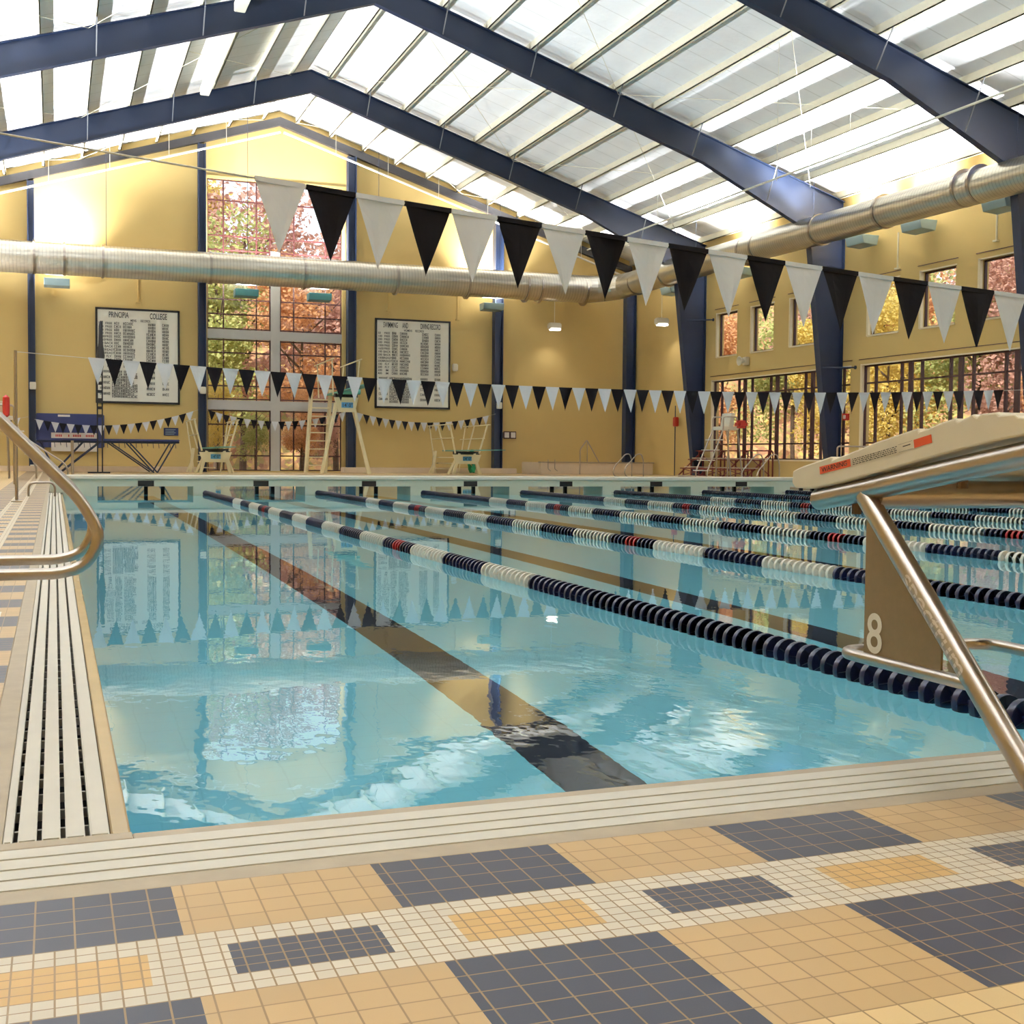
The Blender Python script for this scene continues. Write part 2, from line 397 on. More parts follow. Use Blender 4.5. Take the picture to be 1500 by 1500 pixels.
def grate(name, label, slats, along, a0, a1, cross=.55):
    m = MB()
    for (p, q) in slats:
        if along == 'y': m.bbox(p, q, a0, a1, FZ-.03, FZ, .003)
        else: m.bbox(a0, a1, p, q, FZ-.03, FZ, .003)
    lo, hi = slats[0][0]+.004, slats[-1][1]-.004
    n = int((a1-a0)/cross)
    for k in range(n+1):
        c = a0+.03+k*(a1-a0-.06)/n
        if along == 'y': m.box(lo, hi, c-.005, c+.005, FZ-.055, FZ-.032)
        else: m.box(c-.006, c+.006, lo, hi, FZ-.045, FZ-.018)
    o = m.build(name, M['slat']); return tag(o, label, 'grate', 'pool gutter grates')
grate('gutter_grate', 'white slotted gutter grate running along the left side of the pool', [(-.269, -.2505), (-.2395, -.201), (-.190, -.151), (-.140, -.0995), (-.0885, -.0480)], 'y', .002, 24.9, .16)
grate('gutter_grate', 'white slotted gutter grate across the near end in front of the mosaic deck', [(-.322, -.262), (-.256, -.196), (-.190, -.126), (-.120, -.054)], 'x', -.33, POOL_W+.33, .8)
grate('gutter_grate', 'white slotted gutter grate along the right side of the pool beyond the ropes', [(POOL_W+.0475, POOL_W+.0905), (POOL_W+.0985, POOL_W+.142), (POOL_W+.15, POOL_W+.192), (POOL_W+.2, POOL_W+.269)], 'y', .002, 24.9, .6)

# walls with window openings
WIN1 = (6.42, 12.66, .10, 13.45)
RB = [(36.93, 47.55, .86, 4.40), (26.13, 36.2, .86, 4.40), (15.0, 25.4, .86, 4.40), (4.0, 14.4, .86, 4.40)]   # big strips
RS = []
for y1 in (47.2, 44.2, 41.15, 35.9, 32.9, 29.95, 25.1, 22.1, 19.1): RS.append((y1-1.78, y1, 5.50, 7.42))
m = MB()
wall_holes(m, (XL-.4, XR+.4), (-.3, 10.2), [(WIN1[0], WIN1[1], WIN1[2], 10.2)], lambda a, b_, z0, z1: m.box(a, b_, YF, YF+.35, z0, z1))
# gable above z = 10.2
for a, b_ in ((XL-.4, WIN1[0]), (WIN1[0], WIN1[1]), (WIN1[1], XR+.4)):
    z0 = WIN1[3] if a == WIN1[0] else 10.2
    pts = [(a, z0), (b_, z0), (b_, roofz(b_)+.55)]
    if a < RIDGE < b_: pts.append((RIDGE, roofz(RIDGE)+.55))
    pts.append((a, roofz(a)+.55)); m.prism(pts, YF, YF+.35, 'y')
structure(m.build('wall_far', M['wall'], loc=(RIDGE, YF, 0)))
m = MB()
wall_holes(m, (YN-.4, YF), (-.3, 11.2), RB+RS, lambda a, b_, z0, z1: m.box(XR, XR+.35, a, b_, z0, z1))
structure(m.build('wall_right', M['wall'], loc=(XR, 24, 0)))
structure(MB().box(XL-.35, XL, YN-.4, YF, -.3, 11.2).build('wall_left', M['wall']))
m = MB(); m.prism([(XL-.4, -.3), (XR+.4, -.3), (XR+.4, roofz(XR)+.4), (RIDGE, roofz(RIDGE)+.55), (XL-.4, roofz(XL)+.4)], YN-.35, YN, 'y')
structure(m.build('wall_near', M['wall']))
m = MB()
for xe in (XL-.6, XR+.6):
    ze, zr = roofz(xe)+.28, roofz(RIDGE)+.28
    m.prism([(RIDGE, zr), (xe, ze), (xe, ze+.3), (RIDGE, zr+.3)], YN-.5, YF+.5, 'y')
structure(m.build('ceiling', M['ceiling'], loc=(RIDGE, 24, 16.7)))

# windows --------------------------------------------------
nwin = [0]
def window(axis, u0, u1, z0, z1, plane, vbars, hbars, depth=.07, out=1, heavy=(), mat='brown', setback=.12):
    """frame + one pane mesh; vbars/hbars list of (centre, width)"""
    nwin[0] += 1
    def bx(mb, a, b_, c, d, dd=depth, off=0.):
        p0, p1 = plane+setback+off, plane+setback+dd+off
        if axis == 'y': mb.box(a, b_, p0, p1, c, d)
        else: mb.box(p0, p1, a, b_, c, d)
    root = bpy.data.objects.new('window_%d' % nwin[0], None); COL.objects.link(root); root['kind'] = 'structure'
    root.location = ((u0+u1)/2, plane+setback, z0) if axis == 'y' else (plane+setback, (u0+u1)/2, z0)
    f = MB(); e = .05
    bx(f, u0, u0+e, z0, z1); bx(f, u1-e, u1, z0, z1); bx(f, u0, u1, z0, z0+e); bx(f, u0, u1, z1-e, z1)
    for c, w_ in vbars: bx(f, c-w_/2, c+w_/2, z0, z1, depth*.9, .003)
    for c, w_ in hbars: bx(f, u0, u1, c-w_/2, c+w_/2, depth*.8, .006)
    f.build('window_frame', M[mat], root)
    if heavy:
        h = MB()
        for q_, (a, b_, c, d) in enumerate(heavy): bx(h, a, b_, c, d, .2-.02*(q_ > 0), -.08+.01*(q_ > 0))
        h.build('mullion', M['mullion_grey'], root)
    g = MB(); q = plane+setback+depth*.5
    if axis == 'y': g.add([(u0+.02, q, z0+.02), (u1-.02, q, z0+.02), (u1-.02, q, z1-.02), (u0+.02, q, z1-.02)], [(0, 1, 2, 3)])
    else: g.add([(q, u0+.02, z0+.02), (q, u1-.02, z0+.02), (q, u1-.02, z1-.02), (q, u0+.02, z1-.02)], [(0, 1, 2, 3)])
    g.build('pane', M['glass'], root)
    return root
w1 = WIN1
window('y', w1[0], w1[1], w1[2], w1[3], YF, [(7.16, .06), (8.66, .06), (9.28, .06), (9.76, .06), (10.39, .06), (11.88, .06)],
       [(12.5, .06), (10.9, .06), (10.25, .06), (9.2, .06), (8.0, .06), (7.32, .06), (6.66, .06), (6.14, .06), (5.55, .06), (4.02, .06), (3.42, .06), (2.88, .06), (2.24, .06), (.80, .06)],
       heavy=[(9.31, 9.73, w1[2], 10.3), (w1[0], w1[1], 6.19, 6.61), (w1[0], w1[1], 2.92, 3.36), (w1[0], w1[1], 9.5, 9.95)])
# big strips: units of narrow, wide, narrow lights
def strip(y1, n=4, pitch=2.62):
    v = []
    for k in range(n):
        b_ = y1-k*pitch
        v += [(b_-.62, .10), (b_-2.12, .10)]
        if k: v.append((b_, .20))
    return v
for (a, b_, z0, z1) in RB:
    window('x', a, b_, z0, z1, XR, strip(b_-.05), [(3.74, .06), (1.52, .06)], depth=.09, setback=.10)
for (a, b_, z0, z1) in RS:
    window('x', a, b_, z0, z1, XR, [], [], depth=.09, setback=.16)
# pale reveals (jamb nearest the far end is what shows) and heads
m = MB()
for (a, b_, z0, z1) in RB+RS:
    m.box(XR-.012, XR+.098, b_-.004, b_+.10, z0-.03, z1+.06); m.box(XR-.03, XR+.098, a-.02, b_+.02, z0-.06, z0+.004)
    m.box(XR-.012, XR+.098, a-.05, b_+.06, z1+.0, z1+.05)
structure(m.build('trim_4', M['reveal']))
m = MB()
for (a, b_, z0, z1) in RB+RS: m.box(XR-.02, XR+.02, a-.1, b_+.2, z1+.22, z1+.245)
structure(m.build('trim_5', M['brown']))
m = MB()
m.box(WIN1[0]-.14, WIN1[0]+.001, YF-.02, YF+.1, WIN1[2], WIN1[3]); m.box(WIN1[1]-.001, WIN1[1]+.14, YF-.02, YF+.1, WIN1[2], WIN1[3])
m.box(WIN1[0]-.14, WIN1[1]+.14, YF-.02, YF+.1, WIN1[3], WIN1[3]+.12)
structure(m.build('trim_6', M['wall']))
# low ledges at the foot of the far wall
structure(MB().bbox(12.61, 21.3, 55.2, 56, 0, .29, .02).build('trim_7', M['curb']))
structure(MB().bbox(XL, 5.85, 55.2, 56, 0, .27, .02).build('trim_8', M['curb']))

# steel frames --------------------------------------------
def lowz(x):
    d = abs(x-RIDGE)
    return 15.62-.327*d if d < 12.2 else 15.62-.327*12.2-.47*(d-12.2)
PUR = [.74+1.57*k for k in range(12)]
def frame(yf, label):
    t_ = thing('roof_frame', label, 'steel frame', (RIDGE, yf, FZ), 'navy steel roof frames')
    for sg, side in ((1, 'right'), (-1, 'left')):
        fx = lambda d: RIDGE+sg*d
        xo = 18.28
        ds = [0, 4, 8, 12.2, 13.5, 15, 16.4]
        web = [(fx(d), roofz(fx(d))) for d in ds+[xo]]+[(fx(xo), 9.52), (fx(16.7), 9.52)]+[(fx(d), lowz(fx(d))) for d in reversed(ds)]
        m = MB(); m.prism(web, yf-.012, yf+.012, 'y')
        for A, B in zip(ds+[xo], (ds+[xo])[1:]):
            m.bar((fx(A), yf, roofz(fx(A))), (fx(B), yf, roofz(fx(B))), .26, .03)
        for A, B in zip(ds, ds[1:]):
            m.bar((fx(A), yf, lowz(fx(A))), (fx(B), yf, lowz(fx(B))), .26, .03)
        m.bar((fx(16.4), yf, lowz(fx(16.4))), (fx(16.7), yf, 9.52), .26, .03)
        for d in (.02, 6.2, 12.4): m.bar((fx(d), yf, lowz(fx(d))), (fx(d), yf, roofz(fx(d))), .2, .02, (0, 1, 0))
        m.build('rafter', M['navy_steel'], t_)
        c = MB(); c.prism([(fx(16.7), 9.52), (fx(18.28), 9.52), (fx(18.28), FZ), (fx(17.82), FZ)], yf-.012, yf+.012, 'y')
        c.bar((fx(16.7), yf, 9.2), (fx(17.82), yf, FZ), .34, .03, (0, 1, 0)) if False else None
        # inner flange (tapering inwards at the top) and outer flange
        for (p, q) in (((fx(16.7), 9.52), (fx(17.82), FZ)), ((fx(18.26), 10.4), (fx(18.26), FZ))):
            w_ = .17
            c.add([(p[0], yf-w_, p[1]), (p[0], yf+w_, p[1]), (q[0], yf+w_, q[1]), (q[0], yf-w_, q[1]),
                   (p[0]+sg*.03, yf-w_, p[1]), (p[0]+sg*.03, yf+w_, p[1]), (q[0]+sg*.03, yf+w_, q[1]), (q[0]+sg*.03, yf-w_, q[1])],
                  [(0,1,2,3),(7,6,5,4),(0,4,5,1),(1,5,6,2),(2,6,7,3),(3,7,4,0)])
        c.bar((fx(16.7), yf, 9.52), (fx(18.26), yf, 9.52), .3, .03)
        c.build('column', M['navy_steel'], t_)
        br = MB()
        for d in PUR[1::2]:
            x = fx(d)
            if d < 16: br.bar((x, yf-.05, lowz(x)+.03), (x, yf-.95, roofz(x)+.2), .035, .02)
        br.build('flange_brace', M['brace'], t_)
    return t_
frame(48.4, 'navy steel roof frame, first one this side of the far yellow wall')
frame(37.6, 'navy steel roof frame with its ridge at the top edge, second from the far wall')
frame(26.8, 'navy steel roof frame whose right rafter crosses the top right corner')
frame(16.0, 'navy steel roof frame overhead above the start of the lanes')
frame(5.2, 'navy steel roof frame overhead nearest the starting block')
# end-wall rafter and wall posts
t_ = thing('end_rafter', 'slim dark navy rafter lying along the top of the far gable wall', 'rafter', (RIDGE, 55.85, 10))
for sg in (1, -1):
    m = MB(); xe = RIDGE+sg*18.05
    m.prism([(RIDGE, 16.45), (xe, roofz(xe)-.05), (xe, roofz(xe)-.4), (RIDGE, 16.08)], 55.7, 55.95, 'y'); m.build('rafter_half', M['mast'], t_)
pl = ['far left edge of the picture', 'left of the tall end window', 'right of the tall end window', 'right of the right-hand record board', 'far right corner of the end wall']
for x, w_, s_ in zip((-1.04, 6.16, 13.05, 20.44, 27.67), (.25, .3, .36, .4, .5), pl):
    m = MB(); h = roofz(x)-.48
    for sx in (-1, 1): m.box(x+sx*w_/2-.02, x+sx*w_/2+.02, 55.55, 56, FZ, h)
    m.box(x-w_/2, x+w_/2, 55.75, 55.79, FZ, h); m.box(x-w_/2-.03, x+w_/2+.03, 55.5, 56, FZ, FZ+.03)
    tag(m.build('wall_post', M['navy_steel']), 'navy steel wall post at the '+s_, 'post', 'posts on the end wall')
# purlins
for sg, side in ((1, 'right'), (-1, 'left')):
    for k, d in enumerate(PUR[:-1] if sg < 0 else PUR):
        x = RIDGE+sg*d; z = roofz(x)+.02
        m = MB(); m.box(x-.02, x+.02, YN+.1, YF-.05, z, z+.26); m.box(x-.02, x+.10*sg if sg > 0 else x+.02, YN+.1, YF-.05, z, z+.025) if sg > 0 else m.box(x-.10, x+.02, YN+.1, YF-.05, z, z+.025)
        tag(m.build('roof_purlin', M['cream_steel']), 'cream steel purlin under the %s roof slope, %s from the ridge' % (side, ordinal(k)), 'purlin', 'cream purlins under the roof')
# pale box beam near the ridge on the left, and sprinkler lines
t_ = tag(MB().bbox(5.2, 5.55, 27.0, 47.4, 14.75, 15.05, .02).build('roof_beam', M['cream_steel']), 'pale cream box beam hanging under the left roof slope near the ridge', 'beam')
for y in (30, 44): MB().box(5.35, 5.40, y, y+.05, 15.03, 15.4).build('hanger', M['cream_steel'], t_)
def pipe(name, pts, r, label, mat='white_pipe', hang=()):
    t_ = thing(name, label, 'pipe', pts[0]); MB().tube(pts, r, 8).build('pipe', M[mat], t_, smooth=True)
    if hang:
        for p, q in hang: MB().tube([p, q], .012, 6).build('hanger', M[mat], t_)
    return t_
pipe('sprinkler_pipe', [(23.6, y, 10.75) for y in (5, 52)], .035, 'thin white sprinkler pipe running lengthwise below the right eaves', hang=[((23.6, y, 10.75), (23.6, y, roofz(23.6)+.3)) for y in (20.5, 22.5, 31, 33.2, 42.5, 44.6)])
for sg, side in ((1, 'right'), (-1, 'left')):
    pts = [(RIDGE+sg*d, 55.3, roofz(RIDGE+d)-.82) for d in (.08, 17.5)]
    pipe('sprinkler_pipe', pts, .05, 'white pipe sloping down below the far gable rafter on the %s side' % side,
         hang=[((RIDGE+sg*d, 55.3, roofz(RIDGE+d)-.82), (RIDGE+sg*d, 55.3, roofz(RIDGE+d)+.2)) for d in (2.5, 5, 7.5, 10, 12.5, 15)])
# diagonal rod bracing under the roof
for ya, yb, s_ in ((26.8, 37.6, 'second and third roof frames'), (37.6, 48.4, 'first and second roof frames'), (48.4, 55.7, 'end wall and the first roof frame')):
    t_ = thing('rod_bracing', 'thin pale diagonal brace rods between the '+s_, 'bracing', (RIDGE, (ya+yb)/2, 14), 'roof bracing')
    for x0, x1 in ((10.4, 18.5), (18.5, 26.5), (8.9, .9), (.9, -7)):
        for (p, q) in ((x0, x1), (x1, x0)):
            MB().tube([(p, ya, roofz(p)-.02), (q, yb, roofz(q)-.02)], .010, 6).build('brace_rod', M['cream_steel'], t_)
tag(MB().tube([(20.3, 30, 9.3), (20.3, 30, roofz(20.3)+.3)], .012, 6).build('hanging_wire', M['white_pipe']), 'thin white wire hanging straight down from the right roof slope', 'wire')

# ducts ---------------------------------------------------
def coupling(mb, o, axis, r):
    mb.lathe([(r-.02, -.05), (r+.045, -.05), (r+.045, .05), (r-.02, .05)], o, axis, 28)
ang = lambda n: [k*PI/2/n for k in range(n+1)]
DR, DYC, DXC, DZC = .68, 54.3, 26.2, 9.12
t_ = thing('air_duct', 'long shiny spiral air duct across the end wall turning along the right side', 'duct', (10, DYC, DZC))
m = MB(); m.tube([(XL+.5, DYC, DZC-.05), (DXC-1.6, DYC, DZC+.1)], DR, 28); m.build('straight_run', M['duct_x'], t_, smooth=True)
m = MB(); m.tube([(DXC-1.6+1.6*math.sin(a), DYC-1.6+1.6*math.cos(a), DZC+.1+.1*a) for a in ang(5)], DR, 28, .58); m.build('elbow', M['galv'], t_)
m = MB(); m.tube([(DXC, DYC-1.6, DZC+.25), (DXC, 40, DZC+.25), (DXC, 26, DZC+.12), (DXC, -5, DZC+.1)], .58, 28, .49); m.build('straight_run', M['duct_y'], t_, smooth=True)
def coup(o, axis, r): c = MB(); coupling(c, o, axis, r); c.build('coupling', M['stainless'], t_, smooth=True)
for x in (-4, -.9, .3, 1.85, 6.35, 10.5, 14.8, 18.3, 21.3, 22.0, 24.4): coup((x, DYC, DZC), 'x', DR)
for y in (51.8, 48.6, 41.6, 40.6, 36.4, 32.6, 28.6, 27.9, 22, 16): coup((DXC, y, DZC+.2), 'y', .545)
for y in (36.9, 46, 26.4): MB().tube([(DXC, y, DZC+.7), (DXC, y, roofz(DXC)+.3)], .012, 6).build('hanger', M['navy_steel'], t_)
for x in (2, 8, 14, 20): MB().tube([(x, DYC, DZC+.6), (x, DYC, roofz(x)+.3)], .012, 6).build('hanger', M['navy_steel'], t_)

# light fixtures -----------------------------------------
def add_area(name, loc, size, power, rot, color=(.93, .97, 1)):
    L = bpy.data.lights.new(name, 'AREA'); L.shape = 'RECTANGLE'; L.size, L.size_y = size; L.energy = power; L.color = color; L.spread = math.radians(98)
    o = bpy.data.objects.new(name, L); COL.objects.link(o); o.location = loc; o.rotation_euler = rot; return o
UP = 2950
def uplight(x, y, z, wx, wy, label, mat, tilt, power, arm, glow=0):
    t_ = thing('uplight', label, 'light', (x, y, z), 'box uplights under the duct')
    m = MB()
    if wx > wy: m.prism([(y-.33, z-.15), (y+.25, z-.20), (y+.33, z+.16), (y-.42, z+.16)], x-wx/2, x+wx/2, 'x')
    else: m.prism([(x-.33, z-.15), (x+.25, z-.20), (x+.33, z+.16), (x-.42, z+.16)], y-wy/2, y+wy/2, 'y')
    m.build('housing', M[mat], t_, bevel=.02)
    m = MB(); m.tube([(x, y, z), arm], .03, 8); m.build('bracket', M['cream_steel'], t_)
    add_area('uplight_lamp', (x, y, z+.2), (wx*.8, wy*.8), power, tilt)
    if glow: add_area('uplight_wall_lamp', (x, y, z+.2), (wx*.8, wy*.8), glow, (PI*.97, 0, 0) if wx > wy else (PI, .1 if x > 0 else -.1, 0), (1, .96, .88))
down = (0, 0, 0)
for x, s_, mt in ((0, 'pale grey box uplight under the duct at the left, above the left record board', 'light_shell'), (8.05, 'box uplight with painted teal reflection under the duct, left half of the tall end window', 'teal_reflect_shell'),
              (11.4, 'box uplight with painted teal reflection under the duct, right half of the tall end window', 'teal_reflect_shell'), (19.9, 'pale grey box uplight under the duct, right of the right record board', 'light_shell')):
    uplight(x, 55.2, 8.2, 1.05, .6, s_, mt, (PI*1.22, 0, 0), UP*1.0, (x, 56, 8.2), 1200)
for y, s_, mt in ((35.5, 'box uplight on the right wall under the duct, beside the navy column', 'light_shell'), (32.3, 'box uplight on the right wall under the duct, above the middle small window', 'light_shell'),
              (28.3, 'box uplight on the right wall near the picture edge', 'light_shell'), (44, 'box uplight on the right wall above the small windows by the far bay', 'light_shell'), (50.5, 'box uplight on the right wall in the far corner', 'light_shell'),
              (22, 'box uplight on the right wall beyond the picture edge', 'light_shell'), (12, 'box uplight on the right wall beside the start end', 'light_shell'), (2, 'box uplight on the right wall beside the near deck', 'light_shell')):
    uplight(27.4, y, 8.85, .6, 1.05, s_, mt, (PI, -.80, 0), UP*1.0, (28, y, 8.85), 560)
for k, y in enumerate((51, 44, 36, 28, 20, 12, 2)):
    uplight(-7.75, y, 5.2, .6, 1.05, 'added box uplight on the unseen left wall, %s from the far end' % ordinal(k), 'light_shell', (PI, .66, 0), UP*1.15, (-8.4, y, 5.2))  # unseen lamps assumed along this wall, hung low to brighten the left roof slope
for x in (-2, 9.7, 21): uplight(x, -7.3, 8.4, 1.05, .6, 'added unseen fill uplight behind the near deck, '+('left' if x < 0 else 'middle' if x < 12 else 'right'), 'light_shell', (PI*.76, 0, 0), UP*.5, (x, -8, 8.4))  # unseen lamps added to brighten the near deck
def downlight(x, y, z, label, arm):
    t_ = thing('wall_lamp', label, 'light', (x, y, z))
    m = MB(); m.bbox(x-.32, x+.32, y-.2, y+.2, z-.1, z+.22, .05); m.build('housing', M['white_plastic'], t_)
    m = MB(); m.bbox(x-.26, x+.26, y-.24, y+.1, z-.16, z-.06, .03); m.build('lens', M['lens'], t_)
    m = MB(); m.tube([(x, y, z+.2), (x, y, z+1.8), arm], .018, 6); m.build('stem', M['cream_steel'], t_)
    L = bpy.data.lights.new('wall_lamp_bulb', 'SPOT'); L.energy = 120; L.spot_size = 2.0; L.spot_blend = .8; L.color = (1, .92, .82); L.shadow_soft_size = .15
    o = bpy.data.objects.new('wall_lamp_bulb', L); COL.objects.link(o); o.location = (x, y, z-.22)
downlight(23.2, 55.1, 7.35, 'small bright white lamp hanging on the end wall right of the record boards', (23.2, 56, 9.15))
downlight(27.2, 51.2, 7.4, 'small bright white lamp hanging in the far right corner', (28, 51.2, 9.2))

# conduits and small wall fittings
k = 0
for x, z0, z1, s_ in ((-.1, 7.75, 8.0, 'above the left record board'), (3.4, 7.65, 9, 'at the top of the left record board'), (14.9, 7.85, 9, 'over the right record board'), (18.4, 7.6, 8.9, 'right of the right record board')):
    m = MB(); m.box(x-.015, x+.015, 55.95, 56, z0, z1); m.box(x-.09, x+.09, 55.9, 56, z0-.05, z0); tag(m.build('conduit', M['wall']), 'thin yellow conduit drop on the end wall '+s_, 'conduit')
for y, z0, z1, s_ in ((34.2, 7.75, 9.0, 'left of the small window by the navy column'), (29.2, 7.95, 9.0, 'above the rightmost small window')):
    m = MB(); m.box(27.95, 28, y-.02, y+.02, z0, z1); m.box(27.9, 28, y-.1, y+.1, z0-.05, z0); tag(m.build('conduit', M['cream_steel']), 'thin conduit drop on the right wall '+s_, 'conduit')
for x, s_ in ((-1.0, 'left post'), (6.16, 'post left of the tall window'), (20.44, 'post right of the record board')):
    z = 3.75 if x < 10 else 3.4
    tag(MB().bbox(x-.13, x+.13, 55.38, 55.56, z-.16, z+.16, .02).build('junction_box', M['white_plastic']), 'small white box fixed on the '+s_, 'box')
tag(MB().bbox(18.14, 18.42, 55.85, 56, 5.05, 5.42, .04).build('alarm_horn', M['white_plastic']), 'small white alarm horn right of the right-hand record board', 'alarm')
t_ = thing('loudspeaker', 'white wall loudspeaker above the far window strip on the right wall', 'speaker', (27.8, 44.45, 5.1))
m = MB(); m.lathe([(.05, .0), (.1, -.1), (.2, -.28), (.21, -.3), (.18, -.3), (.06, -.12)], (27.85, 44.45, 5.12), 'x', 16); m.build('horn', M['white_plastic'], t_, smooth=True)
m = MB(); m.bbox(27.8, 28, 44.3, 44.6, 4.95, 5.3, .02); m.build('housing', M['white_plastic'], t_)
t_ = thing('fire_alarm', 'small red fire alarm box on the right wall beside the navy column', 'alarm', (27.95, 37.1, 2.4))
m = MB(); m.bbox(27.9, 28, 36.93, 37.29, 2.38, 2.64, .015); m.build('housing', M['red'], t_)
m = MB(); m.bbox(27.87, 27.9, 37.04, 37.18, 2.44, 2.58, .01); m.build('strobe_lens', M['paper'], t_)
t_ = thing('alarm_post', 'slim dark pole with a red box in the far right corner', 'pole', (27.75, 50.7, FZ))
m = MB(); m.tube([(27.75, 50.7, FZ), (27.75, 50.7, 3.4)], .025, 8); m.build('pole', M['navy_steel'], t_)
m = MB(); m.bbox(27.6, 27.8, 50.4, 50.68, 2.4, 2.85, .03); m.build('red_box', M['red'], t_)
for y, z, s_ in ((48.3, 7.2, 'upper part of the far navy column'), (37.4, 4.35, 'navy column between the two window strips')):
    m = MB(); m.tube([(26.9, y-.2, z), (27.9, y-.9, z)], .03, 8); m.lathe([(.07, -.02), (.07, .02)], (27.9, y-.9, z), 'x', 12); tag(m.build('stub_pipe', M['navy_steel']), 'short dark stub pipe sticking out across the '+s_, 'pipe')
# notice frames, sign, pad
t_ = thing('notice_frames', 'pair of small dark-framed notices on the end wall right of the third post', 'picture frame', (21.2, 55.95, 1.75))
for x in (21.02, 21.36):
    m = MB(); m.bbox(x-.165, x+.165, 55.94, 56, 1.77, 2.14, .01); f = m.build('frame', M['brown'], t_); m = MB(); m.box(x-.12, x+.12, 55.93, 55.945, 1.82, 2.09); m.build('sheet', M['paper'], f)
tag(MB().bbox(20.69, 20.81, 55.88, 56, 1.8, 2.1, .01).build('switch_box', M['brown']), 'dark switch box beside the third post', 'box')
t_ = thing('rule_sign', 'small navy sign on the end wall left of the tall window', 'sign', (4.8, 55.95, 1.7))
m = MB(); m.bbox(4.48, 5.12, 55.95, 56, 1.68, 2.03, .01); m.build('panel', M['navy_pad'], t_)
m = MB()
for r in range(4): m.box(4.55, 5.0-.06*(r % 2), 55.94, 55.952, 1.94-r*.07, 1.965-r*.07)
m.build('lettering', M['light_shell'], t_)
t_ = thing('wall_pad', 'wide navy padded panel with a white banner on the end wall at the left', 'wall pad', (.5, 55.8, 1.1))
m = MB(); m.bbox(-.92, 1.93, 55.82, 56, 1.08, 2.58, .04); m.build('pad', M['navy_pad'], t_)
m = MB(); m.box(-.28, 1.66, 55.80, 55.825, .92, 1.74); bn = m.build('banner', M['paper'], t_)
m = MB()
for x, w_ in ((-.1, .35), (.42, .12), (.62, .42), (1.15, .38)):
    n = int(w_/.07)
    for q in range(n): m.box(x+q*.07, x+q*.07+.045, 55.79, 55.802, 1.56, 1.66)
m.build('red_lettering', M['red'], bn)
m = MB(); m.box(0, .5, 55.80, 55.822, 2.44, 2.53); m.build('name_plate', M['paper'], t_)

# record boards -------------------------------------------
def record_board(x0, x1, z0, z1, label, heads, sub, women):
    t_ = thing('record_board', label, 'board', ((x0+x1)/2, 55.95, z0), 'record boards on the end wall')
    m = MB(); f = .09
    m.box(x0, x0+f, 55.88, 56, z0, z1); m.box(x1-f, x1, 55.88, 56, z0, z1); m.box(x0, x1, 55.88, 56, z0, z0+f); m.box(x0, x1, 55.88, 56, z1-f, z1); m.build('frame', M['black'], t_)
    m = MB(); m.box(x0+f, x1-f, 55.91, 55.99, z0+f, z1-f); pn = m.build('panel', M['board_white'], t_)
    W = x1-x0; H = z1-z0
    m = MB(); yy = 55.90
    for s_, fa, fb in heads:
        gv = glyphs(s_, 'LEFT')[0]; wd = max(v[0] for v in gv)
        m.text(s_, .36, (x0+W*fa, yy, z1-H*.1), (1, 0, 0), (0, 0, 1), 'LEFT', W*(fb-fa)/(wd*.36))
    for s_, fa, fb in sub:
        gv = glyphs(s_, 'LEFT')[0]; wd = max(v[0] for v in gv)
        m.text(s_, .15, (x0+W*fa, yy, z1-H*.138), (1, 0, 0), (0, 0, 1), 'LEFT', W*(fb-fa)/(wd*.15))
    ev = ['FREE']*6+['BACK']*2+['BREAST']*2+['FLY']*2+['IM']*2
    ds = ['50', '100', '200', '500', '1000', '1650', '100', '200', '100', '200', '100', '200', '200', '400']
    rows = 14; rnd = random.Random(3+women)
    def pseudo(x, z, n, h=.112, w_=.058):
        for q in range(n):
            a = x+q*w_*1.28; k2 = rnd.random()
            m.box(a, a+.018, yy-.001, yy, z, z+h); 
            if k2 > .25: m.box(a+.036, a+.054, yy-.001, yy, z, z+h)
            if k2 < .8: m.box(a, a+.054, yy-.001, yy, z+h*(.4 if k2 > .4 else .86), z+h*(.4 if k2 > .4 else .86)+.02)
            if k2 < .5: m.box(a, a+.054, yy-.001, yy, z, z+.02)
    for r in range(rows):
        z = z1-H*.175-r*H*.0345
        m.text(ds[r], .14, (x0+W*.035, yy, z), (1, 0, 0), (0, 0, 1)); m.text(ev[r], .14, (x0+W*.155, yy, z), (1, 0, 0), (0, 0, 1), 'CENTER')
        pseudo(x0+W*.22, z, rnd.choice((3, 4, 4))); pseudo(x0+W*.325, z, rnd.choice((5, 6, 7)))
        pseudo(x0+W*(.60 if r > 2 else .62), z, 3 if r < 3 else 4); pseudo(x0+W*.67, z, 2); pseudo(x0+W*.79, z, 4)
    for r in range(10):
        z = z1-H*.68-r*H*.029
        if r % 2 == 0: pseudo(x0+W*.05, z, 3); pseudo(x0+W*.11, z, 3); pseudo(x0+W*.60, z, 5); pseudo(x0+W*.79, z, 4)
        pseudo(x0+W*.19, z, rnd.choice((6, 7))); pseudo(x0+W*.33, z, rnd.choice((6, 8)))
    m.build('lettering', M['ink'], pn)
record_board(1.58, 5.19, 3.09, 7.33, 'white record board in a black frame left of the tall window, headed COLLEGE', [('PRINCIPIA', .155, .39), ('COLLEGE', .64, .845)], [('MENS', .41, .48), ('RECORDS', .53, .645)], 0)
record_board(14.25, 18.02, 3.16, 7.47, 'white record board in a black frame right of the tall window, headed DIVING RECORD', [('SWIMMING', .105, .295), ('AND', .355, .43), ('DIVING RECORD', .595, .865)], [('WOMENS', .375, .485), ('RECORDS', .525, .64)], 1)

